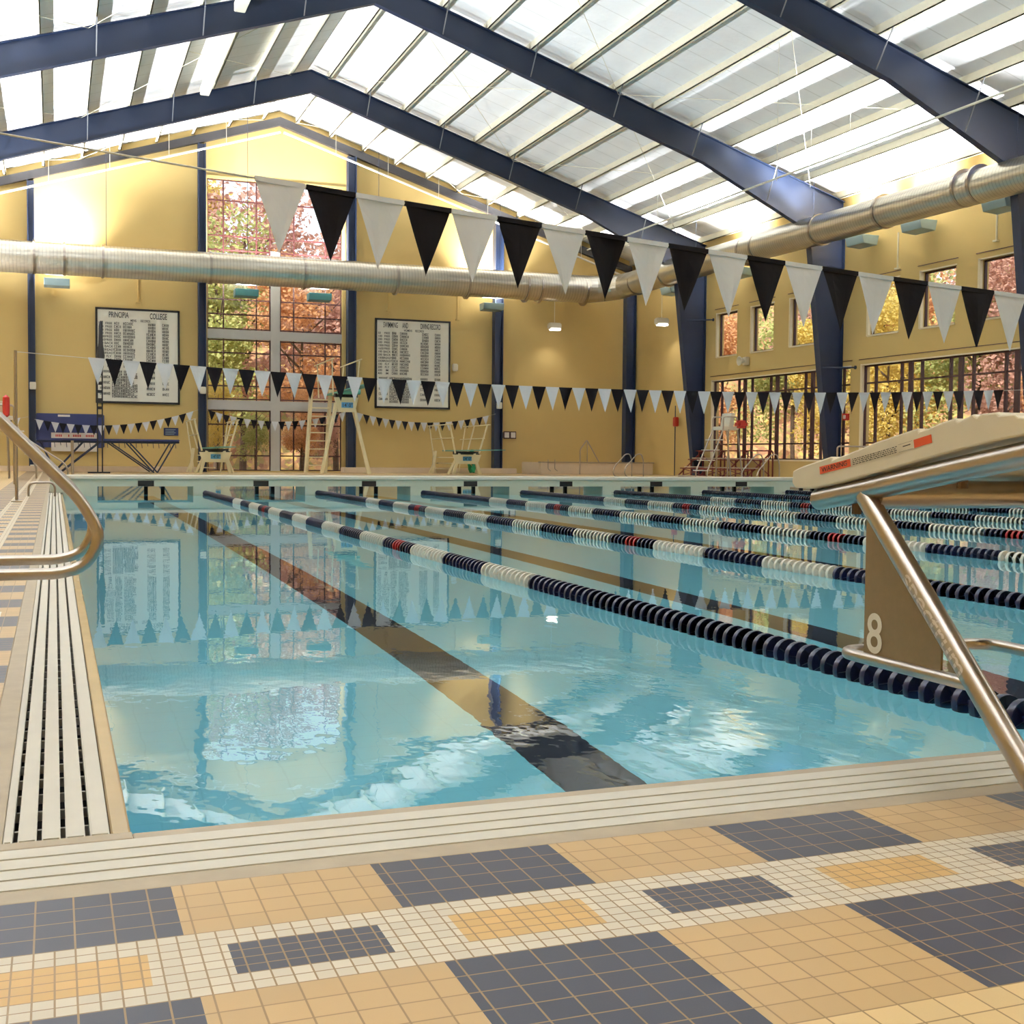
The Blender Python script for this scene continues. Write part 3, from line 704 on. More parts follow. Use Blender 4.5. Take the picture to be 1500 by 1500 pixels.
# flags ---------------------------------------------------
def flag_line(name, label, x0, x1, y, zf, first, pitch, n, h, white_first, group, cord_ext=None, yoff=0):
    t_ = thing(name, label, 'flag line', ((x0+x1)/2, y, zf((x0+x1)/2)), group)
    c = MB(); N = 40; pts = [(x0+(x1-x0)*k/N, y, zf(x0+(x1-x0)*k/N)) for k in range(N+1)]
    c.tube(pts, .006, 6).build('cord', M['cord'], t_)
    for k in range(n):
        a = first+k*pitch; b_ = a+pitch*.985; wh = (k % 2 == 0) == white_first
        za, zb = zf(a), zf(b_); mx_, mz = (a+b_)/2, (za+zb)/2
        rn = random.Random(k*7+int(y)); sway = rn.uniform(-.02, .02); tw = rn.uniform(-.03, .03)
        m = MB(); R_ = 6; vs = []; fs = []
        for r in range(R_+1):
            s_ = r/R_; half = (1-s_)*(b_-a)/2
            for q in range(5):
                u_ = q/4*2-1
                x = mx_+u_*half+sway*s_; z = (za+(zb-za)*(q/4))*(1-s_)+(mz)*s_-h*s_
                yy = y+tw*s_+.008*math.sin(u_*2.2+k)*math.sin(s_*3)+u_*tw*.3
                vs.append((x, yy-.002, z))
        for r in range(R_):
            for q in range(4):
                i = r*5+q; fs.append((i, i+1, i+6, i+5))
        m.add(vs, fs)
        # hem folded over the cord
        m.bar((a, y, za), (b_, y, zb), .016, .03)
        o = m.build('pennant', M['white_flag' if wh else 'black_flag'], t_); o['label'] = 'white pennant' if wh else 'black pennant'
    return t_
def z1f(x): u = x-.95; return 2.51-.083*u+.003*u*u
flag_line('flag_line', 'nearest line of large black and white pennants sloping across the view', -1.47, 22.17, 4.57, z1f, .95, .302, 54, .42, True, 'pennant lines over the pool')
def z2f(x): u = x-10.3; return 2.25+.0027*u*u
flag_line('flag_line', 'middle line of black and white pennants hung above the water before the bulkhead', -.73, 20.95, 20.0, z2f, .40, .2832, 70, .45, True, 'pennant lines over the pool')
def sagf(x0, x1, z0, z1, zm):
    def f(x):
        s_ = (x-x0)/(x1-x0); return z0+(z1-z0)*s_-4*s_*(1-s_)*((z0+z1)/2-zm)
    return f
for x0, x1, z0, z1, zm, lab, wf in ((-8.2, -1.2, 3.0, 2.4, 2.2, 'small pennants along the end wall at the far left edge', True), (-.95, 5.95, 2.3, 2.86, 2.1, 'small pennants along the end wall below the left record board', True),
                             (6.35, 12.85, 2.86, 2.95, 2.38, 'small pennants along the end wall across the tall window', False), (13.2, 20.25, 2.9, 2.98, 2.47, 'small pennants along the end wall below the right record board', True)):
    n = int((x1-x0-.1)/.316)
    flag_line('flag_line', lab, x0, x1, 55.45, sagf(x0, x1, z0, z1, zm), x0+.05, .316, n, .43, wf, 'pennant lines on the end wall')
def pole(x, y, z, label):
    t_ = thing('flag_pole', label, 'pole', (x, y, FZ), 'flag line poles')
    MB().tube([(x, y, FZ), (x, y, z)], .026, 10).build('pole', M['stainless'], t_, smooth=True)
    MB().lathe([(.09, 0), (.09, .015), (.04, .03)], (x, y, FZ), 'z', 16).build('base_flange', M['stainless'], t_)
pole(-.76, 20.0, 2.6, 'tall thin steel pole on the left deck carrying the middle pennant line')
pole(20.98, 20.0, 2.6, 'thin steel pole on the right deck carrying the middle pennant line')
pole(-1.5, 4.57, 2.78, 'thin steel pole on the left deck carrying the nearest pennant line')
pole(22.2, 4.57, 2.2, 'thin steel pole on the right deck carrying the nearest pennant line')

# lane ropes ---------------------------------------------
def float_mb(mb, o, seg=20):
    """one wave-breaking float: rim, twisted spokes and hub, axis along y"""
    x, y, z = o; R_ = .066
    mb.lathe([(R_-.012, -.018), (R_-.002, -.021), (R_, -.006), (R_-.004, .012), (R_-.016, .016), (R_-.012, -.018)], o, 'y', seg)
    mb.lathe([(.017, -.046), (.017, .046)], o, 'y', 8)
    for k in range(5):
        t0 = 2*PI*k/5; t1 = t0+.9
        a = Vector((math.cos(t0), 0, math.sin(t0))); b_ = Vector((math.cos(t1), 0, math.sin(t1)))
        p = Vector(o)
        mb.add([p+a*.014+Vector((0, -.025, 0)), p+a*(R_-.008)+Vector((0, -.022, 0)), p+b_*(R_-.014)+Vector((0, .016, 0)), p+b_*.014+Vector((0, .030, 0))], [(0, 1, 2, 3)])
FM = {}
for c in ('navy', 'white', 'red'):
    mb = MB(); float_mb(mb, (0, 0, 0)); o = mb.build('float', M[c+'_float'], None, loc=(0, 0, 0), smooth=True); FM[c] = o
def fcol(y):
    if y < 5 or y > 20: return 'navy'
    if abs(y-8.45) < .14 or abs(y-16.5) < .14: return 'red'
    return 'white' if int(math.floor(y)) % 2 == 1 else 'navy'
PITCH = 1/11
START = [.25, 2.9, 5.9, 8.6, 11.2, 13.7, 16.2]
rope_lab = ['nearest lane rope of navy and white floats, first from the left wall', 'second lane rope of navy and white floats from the left wall', 'third lane rope of navy and white floats from the left wall',
            'fourth lane rope of floats from the left wall', 'fifth lane rope of floats from the left wall', 'sixth lane rope of floats from the left wall', 'seventh lane rope of floats, farthest to the right']
for r in range(7):
    x = LANE0+LANE*(r+.5); zc = .028
    root = thing('lane_rope', rope_lab[r], 'lane rope', (x, 12.5, zc), 'lane ropes on the water')
    MB().tube([(x, .0, zc), (x, 24.98, zc)], .006, 6).build('cable', M['stainless'], root)
    rest = MB(); cnt = 0
    for k in range(int((24.85-.2)/PITCH)):
        y = .2+k*PITCH; c = fcol(y)
        if y >= START[r] and cnt < 100:
            o = FM[c].copy(); COL.objects.link(o); o.parent = root; o.location = (0, y-12.5, 0); o.rotation_euler = (0, random.uniform(0, 1.2), 0); o['label'] = c+' float'; cnt += 1
        else:
            rest.mi = ('navy', 'white', 'red').index(c); float_mb(rest, (x, y, zc), 14)
    o = rest.build('float_run', [M['navy_float'], M['white_float'], M['red_float']], root, smooth=True); o['kind'] = 'stuff'
for o in FM.values(): bpy.data.objects.remove(o)

# bulkhead ------------------------------------------------
t_ = thing('bulkhead', 'long pale movable bulkhead with openings crossing the pool at the end of the lanes', 'bulkhead', (10.2, 25.6, 0))
m = MB(); m.box(-.25, 20.7, 25.0, 26.25, .172, .33); m.build('deck_box', M['bulkhead'], t_)
m = MB(); m.bbox(-.26, 20.71, 24.96, 26.28, .325, .40, .012); m.build('top_rim', M['bulkhead_rim'], t_)
m = MB(); xs = [0-.12]+[LANE0+LANE*(k+.5) for k in range(-1, 8)]
for k in range(-1, 8):
    c = LANE0+LANE*(k+.5); a, b_ = max(c-.24, .01), min(c+.24, POOL_W-.01)
    if k == -1: a, b_ = .01, .69
    if k == 7: a, b_ = 19.72, 20.39
    m.box(a, b_, 25.0, 26.2, -.98, .175)
m.box(-.25, .05, 25.0, 26.2, FZ, .175); m.box(20.36, 20.7, 25, 26.2, FZ, .175)
m.build('support', M['bulkhead'], t_)
m = MB(); q = MB()
for k in range(8):
    c = LANE0+LANE*k
    m.box(c-.165, c+.165, 24.985, 25.002, .175, .295)
    for dx in (-.22, .14): q.box(c+dx+.25, c+dx+.33, 26.05, 26.13, -.9, .175)
m.build('lane_target', M['black'], t_); q.build('strut', M['black'], t_)
# ladders (grab rails) -----------------------------------
def ladder(x, y, label, sep=.5, sgn=-1):
    t_ = thing('pool_ladder', label, 'ladder', (x, y, FZ), 'pool ladders')
    for k, yy in enumerate((y, y+.001)):
        xo = x+k*sep*.55; yk = y-k*sep
        pts = [(xo, yk, FZ), (xo, yk, .75), (xo-.1, yk, 1.04), (xo-.3, yk, 1.02), (xo-.78, yk, .5), (xo-.84, yk, .28), (xo-.74, yk, .12), (xo-.4, yk, .1), (xo-.33, yk, FZ-.02)]
        MB().tube(fillet(pts, .14), .022, 10).build('grab_rail', M['stainless'], t_, smooth=True)
    return t_
ladder(21.25, 32.0, 'stainless pool ladder rails beside the tall guard chair on the right edge')
ladder(21.55, 42.5, 'stainless pool ladder rails at the far right, left of the corner')
# guard chairs -------------------------------------------
def guard_chair(loc, s, label, flip=1):
    t_ = thing('guard_chair', label, 'lifeguard chair', loc, 'lifeguard chairs')
    X0, Y0, Z0 = loc
    P_ = lambda x, y, z: (X0+x*s*flip, Y0+y*s, Z0+z*s)
    for yy in (-.35, .35):
        MB().tube([P_(.55, yy*1.1, 0), P_(.33, yy, 1.75)], .026, 8).build('leg', M['stainless'], t_, smooth=True)
        MB().tube([P_(-.05, yy*1.1, 0), P_(.0, yy, 1.75)], .026, 8).build('leg', M['stainless'], t_, smooth=True)
        MB().tube(fillet([P_(-.80, yy*1.1, 0), P_(-.80, yy*1.1, .35), P_(-.2, yy, 1.75), P_(-.2, yy, 2.18), P_(.3, yy, 2.18), P_(.36, yy, 1.78)], .1), .026, 8).build('side_rail', M['stainless'], t_, smooth=True)
    for z, x in ((.38, -.80), (.72, -.65), (1.06, -.50), (1.40, -.35)):
        m = MB(); a = P_(x-.12, -.37, z); b_ = P_(x+.16, .37, z+.03); m.box(min(a[0], b_[0]), max(a[0], b_[0]), a[1], b_[1], a[2], b_[2]); m.build('step', M['white_plastic'], t_)
    m = MB(); a = P_(-.22, -.36, 1.74); b_ = P_(.38, .36, 1.86); m.bbox(min(a[0], b_[0]), max(a[0], b_[0]), a[1], b_[1], a[2], b_[2], .02); m.build('seat', M['white_plastic'], t_)
    m = MB(); m.prism([(P_(.05, 0, 0)[0], P_(0, 0, 1.86)[2]), (P_(.2, 0, 0)[0], P_(0, 0, 1.86)[2]), (P_(.27, 0, 0)[0], P_(0, 0, 2.3)[2]), (P_(.12, 0, 0)[0], P_(0, 0, 2.3)[2])], Y0-.3*s, Y0+.3*s, 'y'); m.build('backrest', M['white_plastic'], t_)
    return t_
guard_chair((21.85, 35.7, FZ), 1.06, 'tall tubular lifeguard chair with steps on the right deck beside the window', 1)
tag(MB().bbox(22.0, 22.4, 34.9, 35.25, 1.95, 2.22, .08).build('rescue_bag', M['red']), 'red rescue bag hanging on the right lifeguard chair', 'bag')
guard_chair((-1.55, 40.0, FZ), 1.06, 'tall tubular lifeguard chair on the left deck at the picture edge', -1)
m = MB(); m.lathe([(.02, -.35), (.1, -.28), (.11, .0), (.1, .28), (.02, .35)], (-1.55, 39.42, 2.3), 'z', 14); tag(m.build('rescue_tube', M['red'], smooth=True), 'red rescue tube on the left lifeguard chair', 'float')
# left side small rails
t_ = thing('handrail', 'low curved steel handrail on the left deck beside the bulkhead', 'rail', (-.62, 22.7, FZ))
MB().tube(fillet([(-.62, 22.7, FZ), (-.62, 22.7, .30), (-.15, 22.7, .31), (-.15, 22.7, FZ)], .18), .022, 10).build('rail', M['stainless'], t_, smooth=True)
t_ = thing('handrail', 'pair of curved steel handrails sloping down at the left edge of the diving pool', 'rail', (-.3, 33, FZ))
for yy in (32.6, 33.2):
    MB().tube(fillet([(-1.15, yy, FZ), (-1.15, yy, 1.25), (-.95, yy, 1.30), (.16, yy, .55), (.20, yy, -.1)], .18), .022, 10).build('rail', M['stainless'], t_, smooth=True)
tag(MB().tube([(.22, 26.9, -.1), (.22, 26.9, 1.15)], .032, 10).build('steel_post', M['stainless'], smooth=True), 'short brown steel post standing behind the left end of the bulkhead', 'post')
# big grab rails, near left
for y, lab in ((1.5, 'large stainless grab rail at the left edge, the nearer of the pair'), (2.08, 'large stainless grab rail at the left edge, the farther of the pair')):
    zt = .49
    pts = [(-1.0, y, FZ), (-1.0, y, 1.45), (-.86, y, 1.56), (-.52, y, 1.20), (-.075, y, .735), (-.012, y, .61), (-.06, y, .515), (-.14, y, zt), (-.62, y, zt), (-.72, y, .40), (-.72, y, FZ)]
    t_ = thing('grab_rail', lab, 'rail', (-.8, y, FZ), 'stainless grab rails by the gutter')
    MB().tube(fillet(pts, .075, 8), .0195, 16).build('rail', M['stainless'], t_, smooth=True)
    m = MB()
    for x in (-1.0, -.72): m.lathe([(.055, 0), (.055, .008), (.03, .02)], (x, y, FZ), 'z', 16)
    m.build('base_flange', M['stainless'], t_)
# white depth-marker tile on the left deck
t_ = thing('depth_marker', 'white marker tile set in the left deck under the grab rails', 'tile', (-.5, 3.35, FZ))
m = MB(); m.box(-.62, -.425, 3.75, 4.25, FZ-.01, FZ+.002); m.build('tile', M['board_white'], t_)
m = MB(); m.box(-.56, -.50, 4.02, 4.05, FZ+.001, FZ+.0035); m.box(-.51, -.50, 3.93, 4.05, FZ+.001, FZ+.0035); m.box(-.56, -.50, 3.93, 3.95, FZ+.001, FZ+.0035); m.build('mark', M['ink'], t_)

# starting block ------------------------------------------
BX0, BX1 = 1.80, 2.42
t_ = thing('starting_block', 'large off-white starting block numbered 8 on steel legs at the right', 'starting block', (2.06, -.5, FZ))
top = [(.125, .86), (.10, .868), (.077, .874), (-.022, .894), (-.061, .902), (-.066, .893), (-.20, .925), (-.249, .938), (-.42, .972), (-.426, .962), (-.51, .985), (-.556, .993), (-.563, .984), (-.615, 1.001), (-.627, .993), (-.640, 1.000), (-.693, 1.003), (-.699, .996), (-.75, .998), (-.757, .990), (-.88, .986), (-.95, .97)]
bot = [(-.95, .955), (-.778, .950), (-.673, .936), (-.513, .908), (-.307, .869), (-.104, .832), (.024, .812), (.11, .812), (.128, .825)]
m = MB(); m.prism(top+bot, BX0, BX1, 'x'); pf = m.build('platform', M['gel_white'], t_, bevel=.006)
m = MB()
for k in range(9):
    y = .02-k*.1; z = .897+k*.0165 if k < 6 else .994
# side frame tubes, crossbars, legs
for sx, X_ in (('left', BX0+.03), ('right', BX1-.03)):
    m = MB(); m.tube(fillet([(X_, .035, .782), (X_, -.165, .812), (X_, -.44, .858), (X_, -.92, .935)], .05), .030, 16); m.build('frame_tube', M['stainless'], t_, smooth=True)
    m = MB(); m.tube([(X_-.005 if sx == 'left' else X_, -.185, .80), (X_, -.96, FZ)], .0275, 16); lg = m.build('leg', M['stainless'], t_, smooth=True)
    m = MB(); m.lathe([(.09, 0), (.09, .012), (.045, .03)], (X_, -.96, FZ), 'z', 18); m.build('base_flange', M['stainless'], lg)
    if sx == 'left':
        # etched word along the tube, wrapped on the side that faces left
        a = Vector((X_-.0025, -.375, .6116)); d = (Vector((X_, -.96, FZ))-Vector((X_-.005, -.185, .80))).normalized()
        side = Vector((-1, 0, 0)); upn = d.cross(side).normalized()
        if upn.z < 0: upn = -upn
        vs, fs = glyphs('spectrum', 'LEFT'); bm = bmesh.new(); bv = [bm.verts.new((p_, q_, 0)) for p_, q_ in vs]
        for f_ in fs: bm.faces.new([bv[i] for i in f_])
        for k in range(1, 24):
            bmesh.ops.bisect_plane(bm, geom=bm.verts[:]+bm.edges[:]+bm.faces[:], plane_co=(0, -.25+k*.05, 0), plane_no=(0, 1, 0))
        bm.verts.index_update(); vs = [(v.co.x, v.co.y) for v in bm.verts]; fs = [[v.index for v in f_.verts] for f_ in bm.faces]; bm.free()
        mm = MB(); R_ = .0283; sz = .056; L_ = max(v[0] for v in vs); st = .30/L_
        a = Vector((X_-.004, -.185, .80))+d*.275
        vv = []
        for (u_, v_) in vs:
            th = (v_-.30)*sz/R_+.15
            vv.append(a+d*u_*st+(side*math.cos(th)+upn*math.sin(th))*R_)
        mm.add(vv, fs); mm.build('etched_word', M['engrave'], lg)
for y, z, r in ((-.215, .803, .037), (-.80, .912, .024)):
    m = MB(); m.tube([(BX0+.03, y, z), (BX1-.03, y, z)], r, 14); m.build('crossbar', M['stainless'], t_, smooth=True)
m = MB()
for y, z in ((-.112, .768), (-.527, .848)): m.lathe([(.013, -.02), (.013, .012), (.02, .013), (.02, .03)], (BX0+.05, y, z), 'z', 10)
m.build('bolt', M['rubber'], t_)
lx0, lx1 = 1.835, 2.335
pts = [(lx0, -.60, .371), (lx0, -.065, .371), (lx1, -.065, .371), (lx1, -.60, .371)]
m = MB(); m.tube(fillet(pts, .07, 6), .0165, 14); m.build('grab_bar', M['stainless'], t_, smooth=True)
m = MB(); m.prism([(-.181, .775), (-.181, .385), (-.488, .385), (-.488, .53), (-.215, .79)], 1.832, 1.838, 'x'); pl_ = m.build('side_plate', M['plate'], t_)
m = MB(); m.text('8', .147, (1.8305, -.192, .392), (0, -1, 0), (0, 0, 1), sx=.95); m.build('numeral', M['white_plastic'], pl_)
# warning label
tl, tr_ = Vector((BX0-.001, -.010, .873)), Vector((BX0-.001, -.475, .9565))
ud = (tr_-tl).normalized(); vd = Vector((0, ud.z, -ud.y)); vd = -vd if vd.z < 0 else vd
Lh = .0205
def lab_rect(mb, a, b_, lo, hi, off=0):
    n_ = 8
    for q in range(n_):
        s0 = a+(b_-a)*q/n_; s1 = a+(b_-a)*(q+1)/n_
        sag = lambda s_: -.0025*math.sin(PI*s_/.475)
        P4 = [tl+ud*s_+vd*(h_-Lh+sag(s_)) for s_, h_ in ((s0, lo), (s1, lo), (s1, hi), (s0, hi))]
        mb.add([p+Vector((-off, 0, 0)) for p in P4], [(0, 1, 2, 3)])
m = MB(); lab_rect(m, 0, .475, 0, Lh); lb = m.build('warning_label', M['gel_white'], t_)
m = MB(); lab_rect(m, 0, .143, 0, Lh, .0006); lab_rect(m, .405, .472, 0, Lh, .0006); m.build('orange_field', M['orange'], lb)
m = MB(); m.text('WARNING', .0185, tl+ud*.010+vd*(.0035-Lh)+Vector((-.0012, 0, 0)), ud, vd, sx=1.32); m.build('warning_word', M['ink'], lb)
m = MB()
rnd = random.Random(5)
for r in range(4):
    s_ = .152
    while s_ < .335:
        w_ = rnd.uniform(.004, .013); lab_rect(m, s_, s_+w_, .0022+r*.0046, .0042+r*.0046, .0008); s_ += w_+.003
lab_rect(m, .345, .400, .0005, .0011, .0008); lab_rect(m, .345, .400, .0194, .02, .0008); lab_rect(m, .362, .392, .011, .0135, .0008)
m.build('lettering', M['ink'], lb)

# diving boards ------------------------------------------
def sign_plate(t_, x, y, z, w_, h_):
    m = MB(); m.bbox(x-w_/2, x+w_/2, y-.02, y, z-h_/2, z+h_/2, .008); s_ = m.build('depth_sign', M['blue_sign'], t_)
    m = MB(); m.text("14' 0\"", h_*.95, (x, y-.022, z-h_*.34), (1, 0, 0), (0, 0, 1), 'CENTER', .9); m.build('lettering', M['ink'], s_)
def low_board(xc, label, side):
    t_ = thing('diving_board', label, 'diving board', (xc, 52, FZ), 'low diving boards')
    m = MB(); m.prism([(54.6, 1.10), (47.0, 1.14), (47.0, 1.17), (54.6, 1.15)], xc-.25, xc+.25, 'x'); m.build('board', M['teal'], t_)
    # front stand: two splayed legs and an apron
    for sx in (-1, 1):
        m = MB(); m.bar((xc+sx*.62, 51.6, FZ), (xc+sx*.36, 51.6, 1.0), .16, .12); m.bar((xc+sx*.78, 51.9, FZ), (xc+sx*.45, 51.7, .8), .1, .1); m.build('leg', M['stand'], t_)
    m = MB(); m.prism([(xc-.52, .52), (xc+.52, .52), (xc+.68, .95), (xc-.68, .95)], 51.5, 51.6, 'y'); m.build('apron', M['stand'], t_)
    m = MB(); m.box(xc-.6, xc+.6, 51.52, 51.8, .93, 1.09); m.build('fulcrum', M['black'], t_)
    m = MB(); m.bar((xc-.75*side, 54.6, FZ), (xc-.6*side, 54.6, 1.12), .16, .12); m.bar((xc-.9*side, 54.6, FZ), (xc-.7*side, 54.6, .5), .08, .08); m.build('rear_stand', M['stand'], t_)
    for sx in (-1, 1):
        x = xc+sx*.62
        m = MB(); m.tube([(x+sx*.28, 50.9, 2.32), (x+sx*.28, 54.9, 2.30)], .028, 8); m.tube([(x+sx*.12, 51.2, 1.7), (x+sx*.12, 54.9, 1.68)], .02, 8)
        m.tube([(x-.05*sx, 51.5, 1.0), (x+sx*.28, 51.3, 2.32)], .04, 8); m.tube([(x-.05*sx, 53.2, 1.1), (x+sx*.28, 53.2, 2.31)], .035, 8); m.tube([(x-.05*sx, 54.6, FZ), (x+sx*.28, 54.6, 2.30)], .03, 8)
        m.build('guard_rail', M['stand'], t_, smooth=True)
    for k in range(3): MB().box(xc-.4, xc+.4, 54.75+.12*k, 54.95+.12*k, .78-.28*k, .83-.28*k).build('step', M['stand'], t_)
    sign_plate(t_, xc, 51.49, .76, .42, .2)
low_board(6.25, 'low diving board with guard rails left of the tall window', 1)
low_board(17.5, 'low diving board with guard rails below the right record board', 1)
# high board
xc = 11.85
t_ = thing('diving_board', 'high diving board on a tall cream A-frame stand with a ladder', 'diving board', (xc, 52, FZ))
m = MB(); m.prism([(54.8, 3.62), (47.2, 3.74), (47.2, 3.77), (54.8, 3.68)], xc-.25, xc+.25, 'x'); m.build('board', M['teal'], t_)
m = MB(); m.lathe([(.12, -.5), (.12, .5)], (xc+.1, 51.3, 3.66), 'x', 14); m.build('fulcrum_roller', M['teal'], t_, smooth=True)
for sx in (-1, 1):
    for dy in (0, .55):
        m = MB(); m.bar((xc+sx*1.06+dy*.35, 51.6+dy, FZ), (xc+sx*.36, 51.6+dy*.6, 3.2), .13, .11); m.build('leg', M['stand'], t_)
m = MB(); m.prism([(xc-.32, 2.78), (xc+.42, 2.78), (xc+.58, 3.42), (xc-.48, 3.42)], 51.5, 51.7, 'y'); m.build('apron', M['stand'], t_)
m = MB(); m.box(xc-.45, xc+.55, 51.55, 51.95, 3.42, 3.58); m.build('fulcrum', M['black'], t_)
for x in (-1.02, -.12):
    m = MB(); m.bar((xc+x-.05, 55.1, FZ), (xc+x+.1, 54.6, 3.9), .1, .22); m.build('ladder_side', M['stand'], t_)
for k in range(9):
    z = .36+k*.38; m = MB(); f_ = z/3.9; m.box(xc-1.05+.15*f_, xc-.15+.15*f_, 55.0-.5*f_, 55.2-.5*f_, z, z+.05); m.build('step', M['stand'], t_)
for sx, x in ((-1, -.72), (1, .5)):
    m = MB(); m.tube([(xc+x, 50.6, 5.05), (xc+x, 54.9, 4.98)], .03, 8); m.tube([(xc+x-.1*sx, 51.2, 3.5), (xc+x, 51.0, 5.04)], .03, 8); m.tube([(xc+x-.1*sx, 54.4, 3.5), (xc+x, 54.2, 5.0)], .03, 8); m.tube([(xc+x-.05*sx, 51.1, 4.3), (xc+x-.05*sx, 54.8, 4.28)], .02, 8)
    m.build('guard_rail', M['stand'], t_, smooth=True)
sign_plate(t_, xc+.07, 51.49, 3.08, .52, .24)
# green hose bundle behind the right low board
m = MB(); rnd = random.Random(2)
for k in range(12):
    a = rnd.uniform(0, 6); m.tube([(18.75+.22*math.cos(a+s_*.8)*(.4+.6*math.sin(PI*s_/6)), 54.6+.15*math.sin(a+s_), FZ+.05+s_*.18) for s_ in range(7)], .05, 6)
tag(m.build('hose_bundle', M['green_net'], smooth=True), 'green tangled hose bundle standing behind the right low diving board', 'hose')

# trampoline ----------------------------------------------
t_ = thing('trampoline', 'large navy trampoline on splayed folding legs in front of the navy wall pad', 'trampoline', (2, 52.5, FZ))
m = MB(); 
for (a, b_) in (((-.8, 51.2), (4.7, 51.2)), ((-.8, 53.9), (4.7, 53.9)), ((-.8, 51.2), (-.8, 53.9)), ((4.7, 51.2), (4.7, 53.9))):
    m.tube([(*a, 1.33), (*b_, 1.33)], .04, 8)
m.build('frame', M['navy_steel'], t_, smooth=True)
m = MB(); m.bbox(-.85, 4.75, 51.1, 51.45, 1.36, 1.45, .03); m.bbox(-.85, 4.75, 53.65, 54, 1.36, 1.45, .03); m.bbox(-.85, -.45, 51.45, 53.65, 1.36, 1.45, .03); m.bbox(4.35, 4.75, 51.45, 53.65, 1.36, 1.45, .03); m.build('edge_pad', M['navy_pad'], t_)
m = MB(); m.box(-.3, 4.2, 51.7, 53.4, 1.345, 1.355); m.build('bed', M['black'], t_)
for y in (51.25, 53.85):
    for (a, b_) in ((2.0, 3.72), (2.75, 3.85), (4.55, 3.85), (1.6, .1), (.95, -.15), (-.7, -.1)):
        if (a, b_) == (2.0, 3.72): p = (3.4, y, .45)
        m = MB(); m.tube([(a, y, 1.3), (b_, y, FZ+.03)], .03, 8); m.build('leg', M['navy_steel'], t_, smooth=True)
m = MB()
for k in range(24): x = -.6+k*.225; m.tube([(x, 51.22, 1.3), (x+.02, 51.22, 1.08 if k % 3 else 1.16)], .012, 6)
m.build('spring_cord', M['navy_steel'], t_)
# dark mast
t_ = thing('mast', 'tall slim black twin-pole mast on a flat base in front of the left record board', 'mast', (1.6, 50.6, FZ))
for dx, h_ in ((-.09, 4.0), (.09, 6.2)):
    m = MB(); m.tube([(1.57+dx, 50.6, FZ), (1.57+dx+(.02 if dx > 0 else .0), 50.6, h_)], .028, 8); m.build('pole', M['mast'], t_)
m = MB()
for k in range(5): m.box(1.48, 1.66, 50.58, 50.62, 2.3+k*.33, 2.42+k*.33)
m.build('rung', M['mast'], t_)
m = MB(); m.lathe([(.03, 0), (.11, .35), (.16, .8), (.09, 1.3), (.07, 2.0), (.02, 2.2)], (1.62, 50.6, 4.0), 'z', 10); m.build('furled_cover', M['mast'], t_, smooth=True)
m = MB(); m.box(1.1, 1.95, 50.3, 50.9, FZ, FZ+.06); m.build('base', M['mast'], t_)

# far right corner: low spa wall with rails --------------
t_ = thing('spa_wall', 'low pale curved spa wall in the far right corner', 'low wall', (24.5, 54, FZ))
m = MB(); m.bbox(21.7, 27.7, 52.9, 53.15, FZ, .62, .03); m.bbox(21.7, 21.95, 53.15, 55.6, FZ, .62, .03); m.build('wall', M['curb'], t_)
m = MB(); m.bbox(21.64, 27.75, 52.85, 53.2, .60, .655, .015); m.build('cap', M['frame_grey'], t_)
t_ = thing('spa_rail', 'tall thin steel A-shaped rail standing at the spa wall', 'rail', (23.9, 52.6, FZ))
m = MB(); m.tube(fillet([(23.6, 52.6, FZ), (23.6, 52.6, 1.25), (23.95, 52.6, 1.72), (24.6, 52.6, .66)], .1), .025, 8); m.build('rail', M['stainless'], t_, smooth=True)
m = MB(); m.tube([(23.98, 52.6, 1.7), (23.98, 52.6, .66)], .02, 8); m.build('upright', M['stainless'], t_)
for x, s_ in ((22.0, 'left'), (22.35, 'right')):
    m = MB(); m.tube(fillet([(x, 52.75, .75), (x, 52.75, .3), (x+.12, 52.7, .2)], .06), .018, 8); tag(m.build('hook_rail', M['stainless'], smooth=True), 'short dark steel hook on the %s part of the spa wall front' % s_, 'hook')
t_ = thing('deck_rail', 'pale steel tube rail frame on the right deck behind the starting block', 'rail', (26, 33.5, FZ))
MB().tube(fillet([(24.75, 33, FZ), (24.75, 33, 1.34), (27.3, 33, 1.34), (27.3, 33, FZ)], .1), .03, 10).build('rail', M['stainless'], t_, smooth=True)
# bleachers ----------------------------------------------
t_ = thing('bleachers', 'small dark red bleachers against the right wall under the far window strip', 'bleachers', (27.3, 45.6, FZ))
for k, (x, z) in enumerate(((26.75, .45), (27.15, .85), (27.55, 1.25))):
    m = MB(); m.bbox(x-.13, x+.13, 41.8, 48.0, z-.05, z, .01); m.build('seat_plank', M['red_steel'], t_)
    m = MB(); m.bbox(x-.32, x-.14, 41.8, 48.0, z-.38, z-.34, .01); m.build('foot_plank', M['bench'], t_)
for y in (41.9, 43.9, 45.9, 47.9):
    m = MB()
    for x, z in ((26.75, .4), (27.15, .8), (27.55, 1.2), (27.75, 1.2)): m.bar((x, y, FZ), (x, y, z), .05, .05)
    m.bar((26.5, y, FZ+.03), (27.85, y, FZ+.03), .05, .05); m.bar((26.5, y, .1), (27.7, y, 1.2), .05, .05); m.build('support_frame', M['red_steel'], t_)
m = MB()
for a, b_ in ((41.9, 43.9), (43.9, 45.9), (45.9, 47.9)): m.bar((26.7, a, .1), (26.7, b_, .42), .03, .03); m.bar((26.7, b_, .1), (26.7, a, .42), .03, .03); m.bar((27.6, a, .2), (27.6, b_, 1.15), .03, .03)
m.build('cross_brace', M['red_steel'], t_)

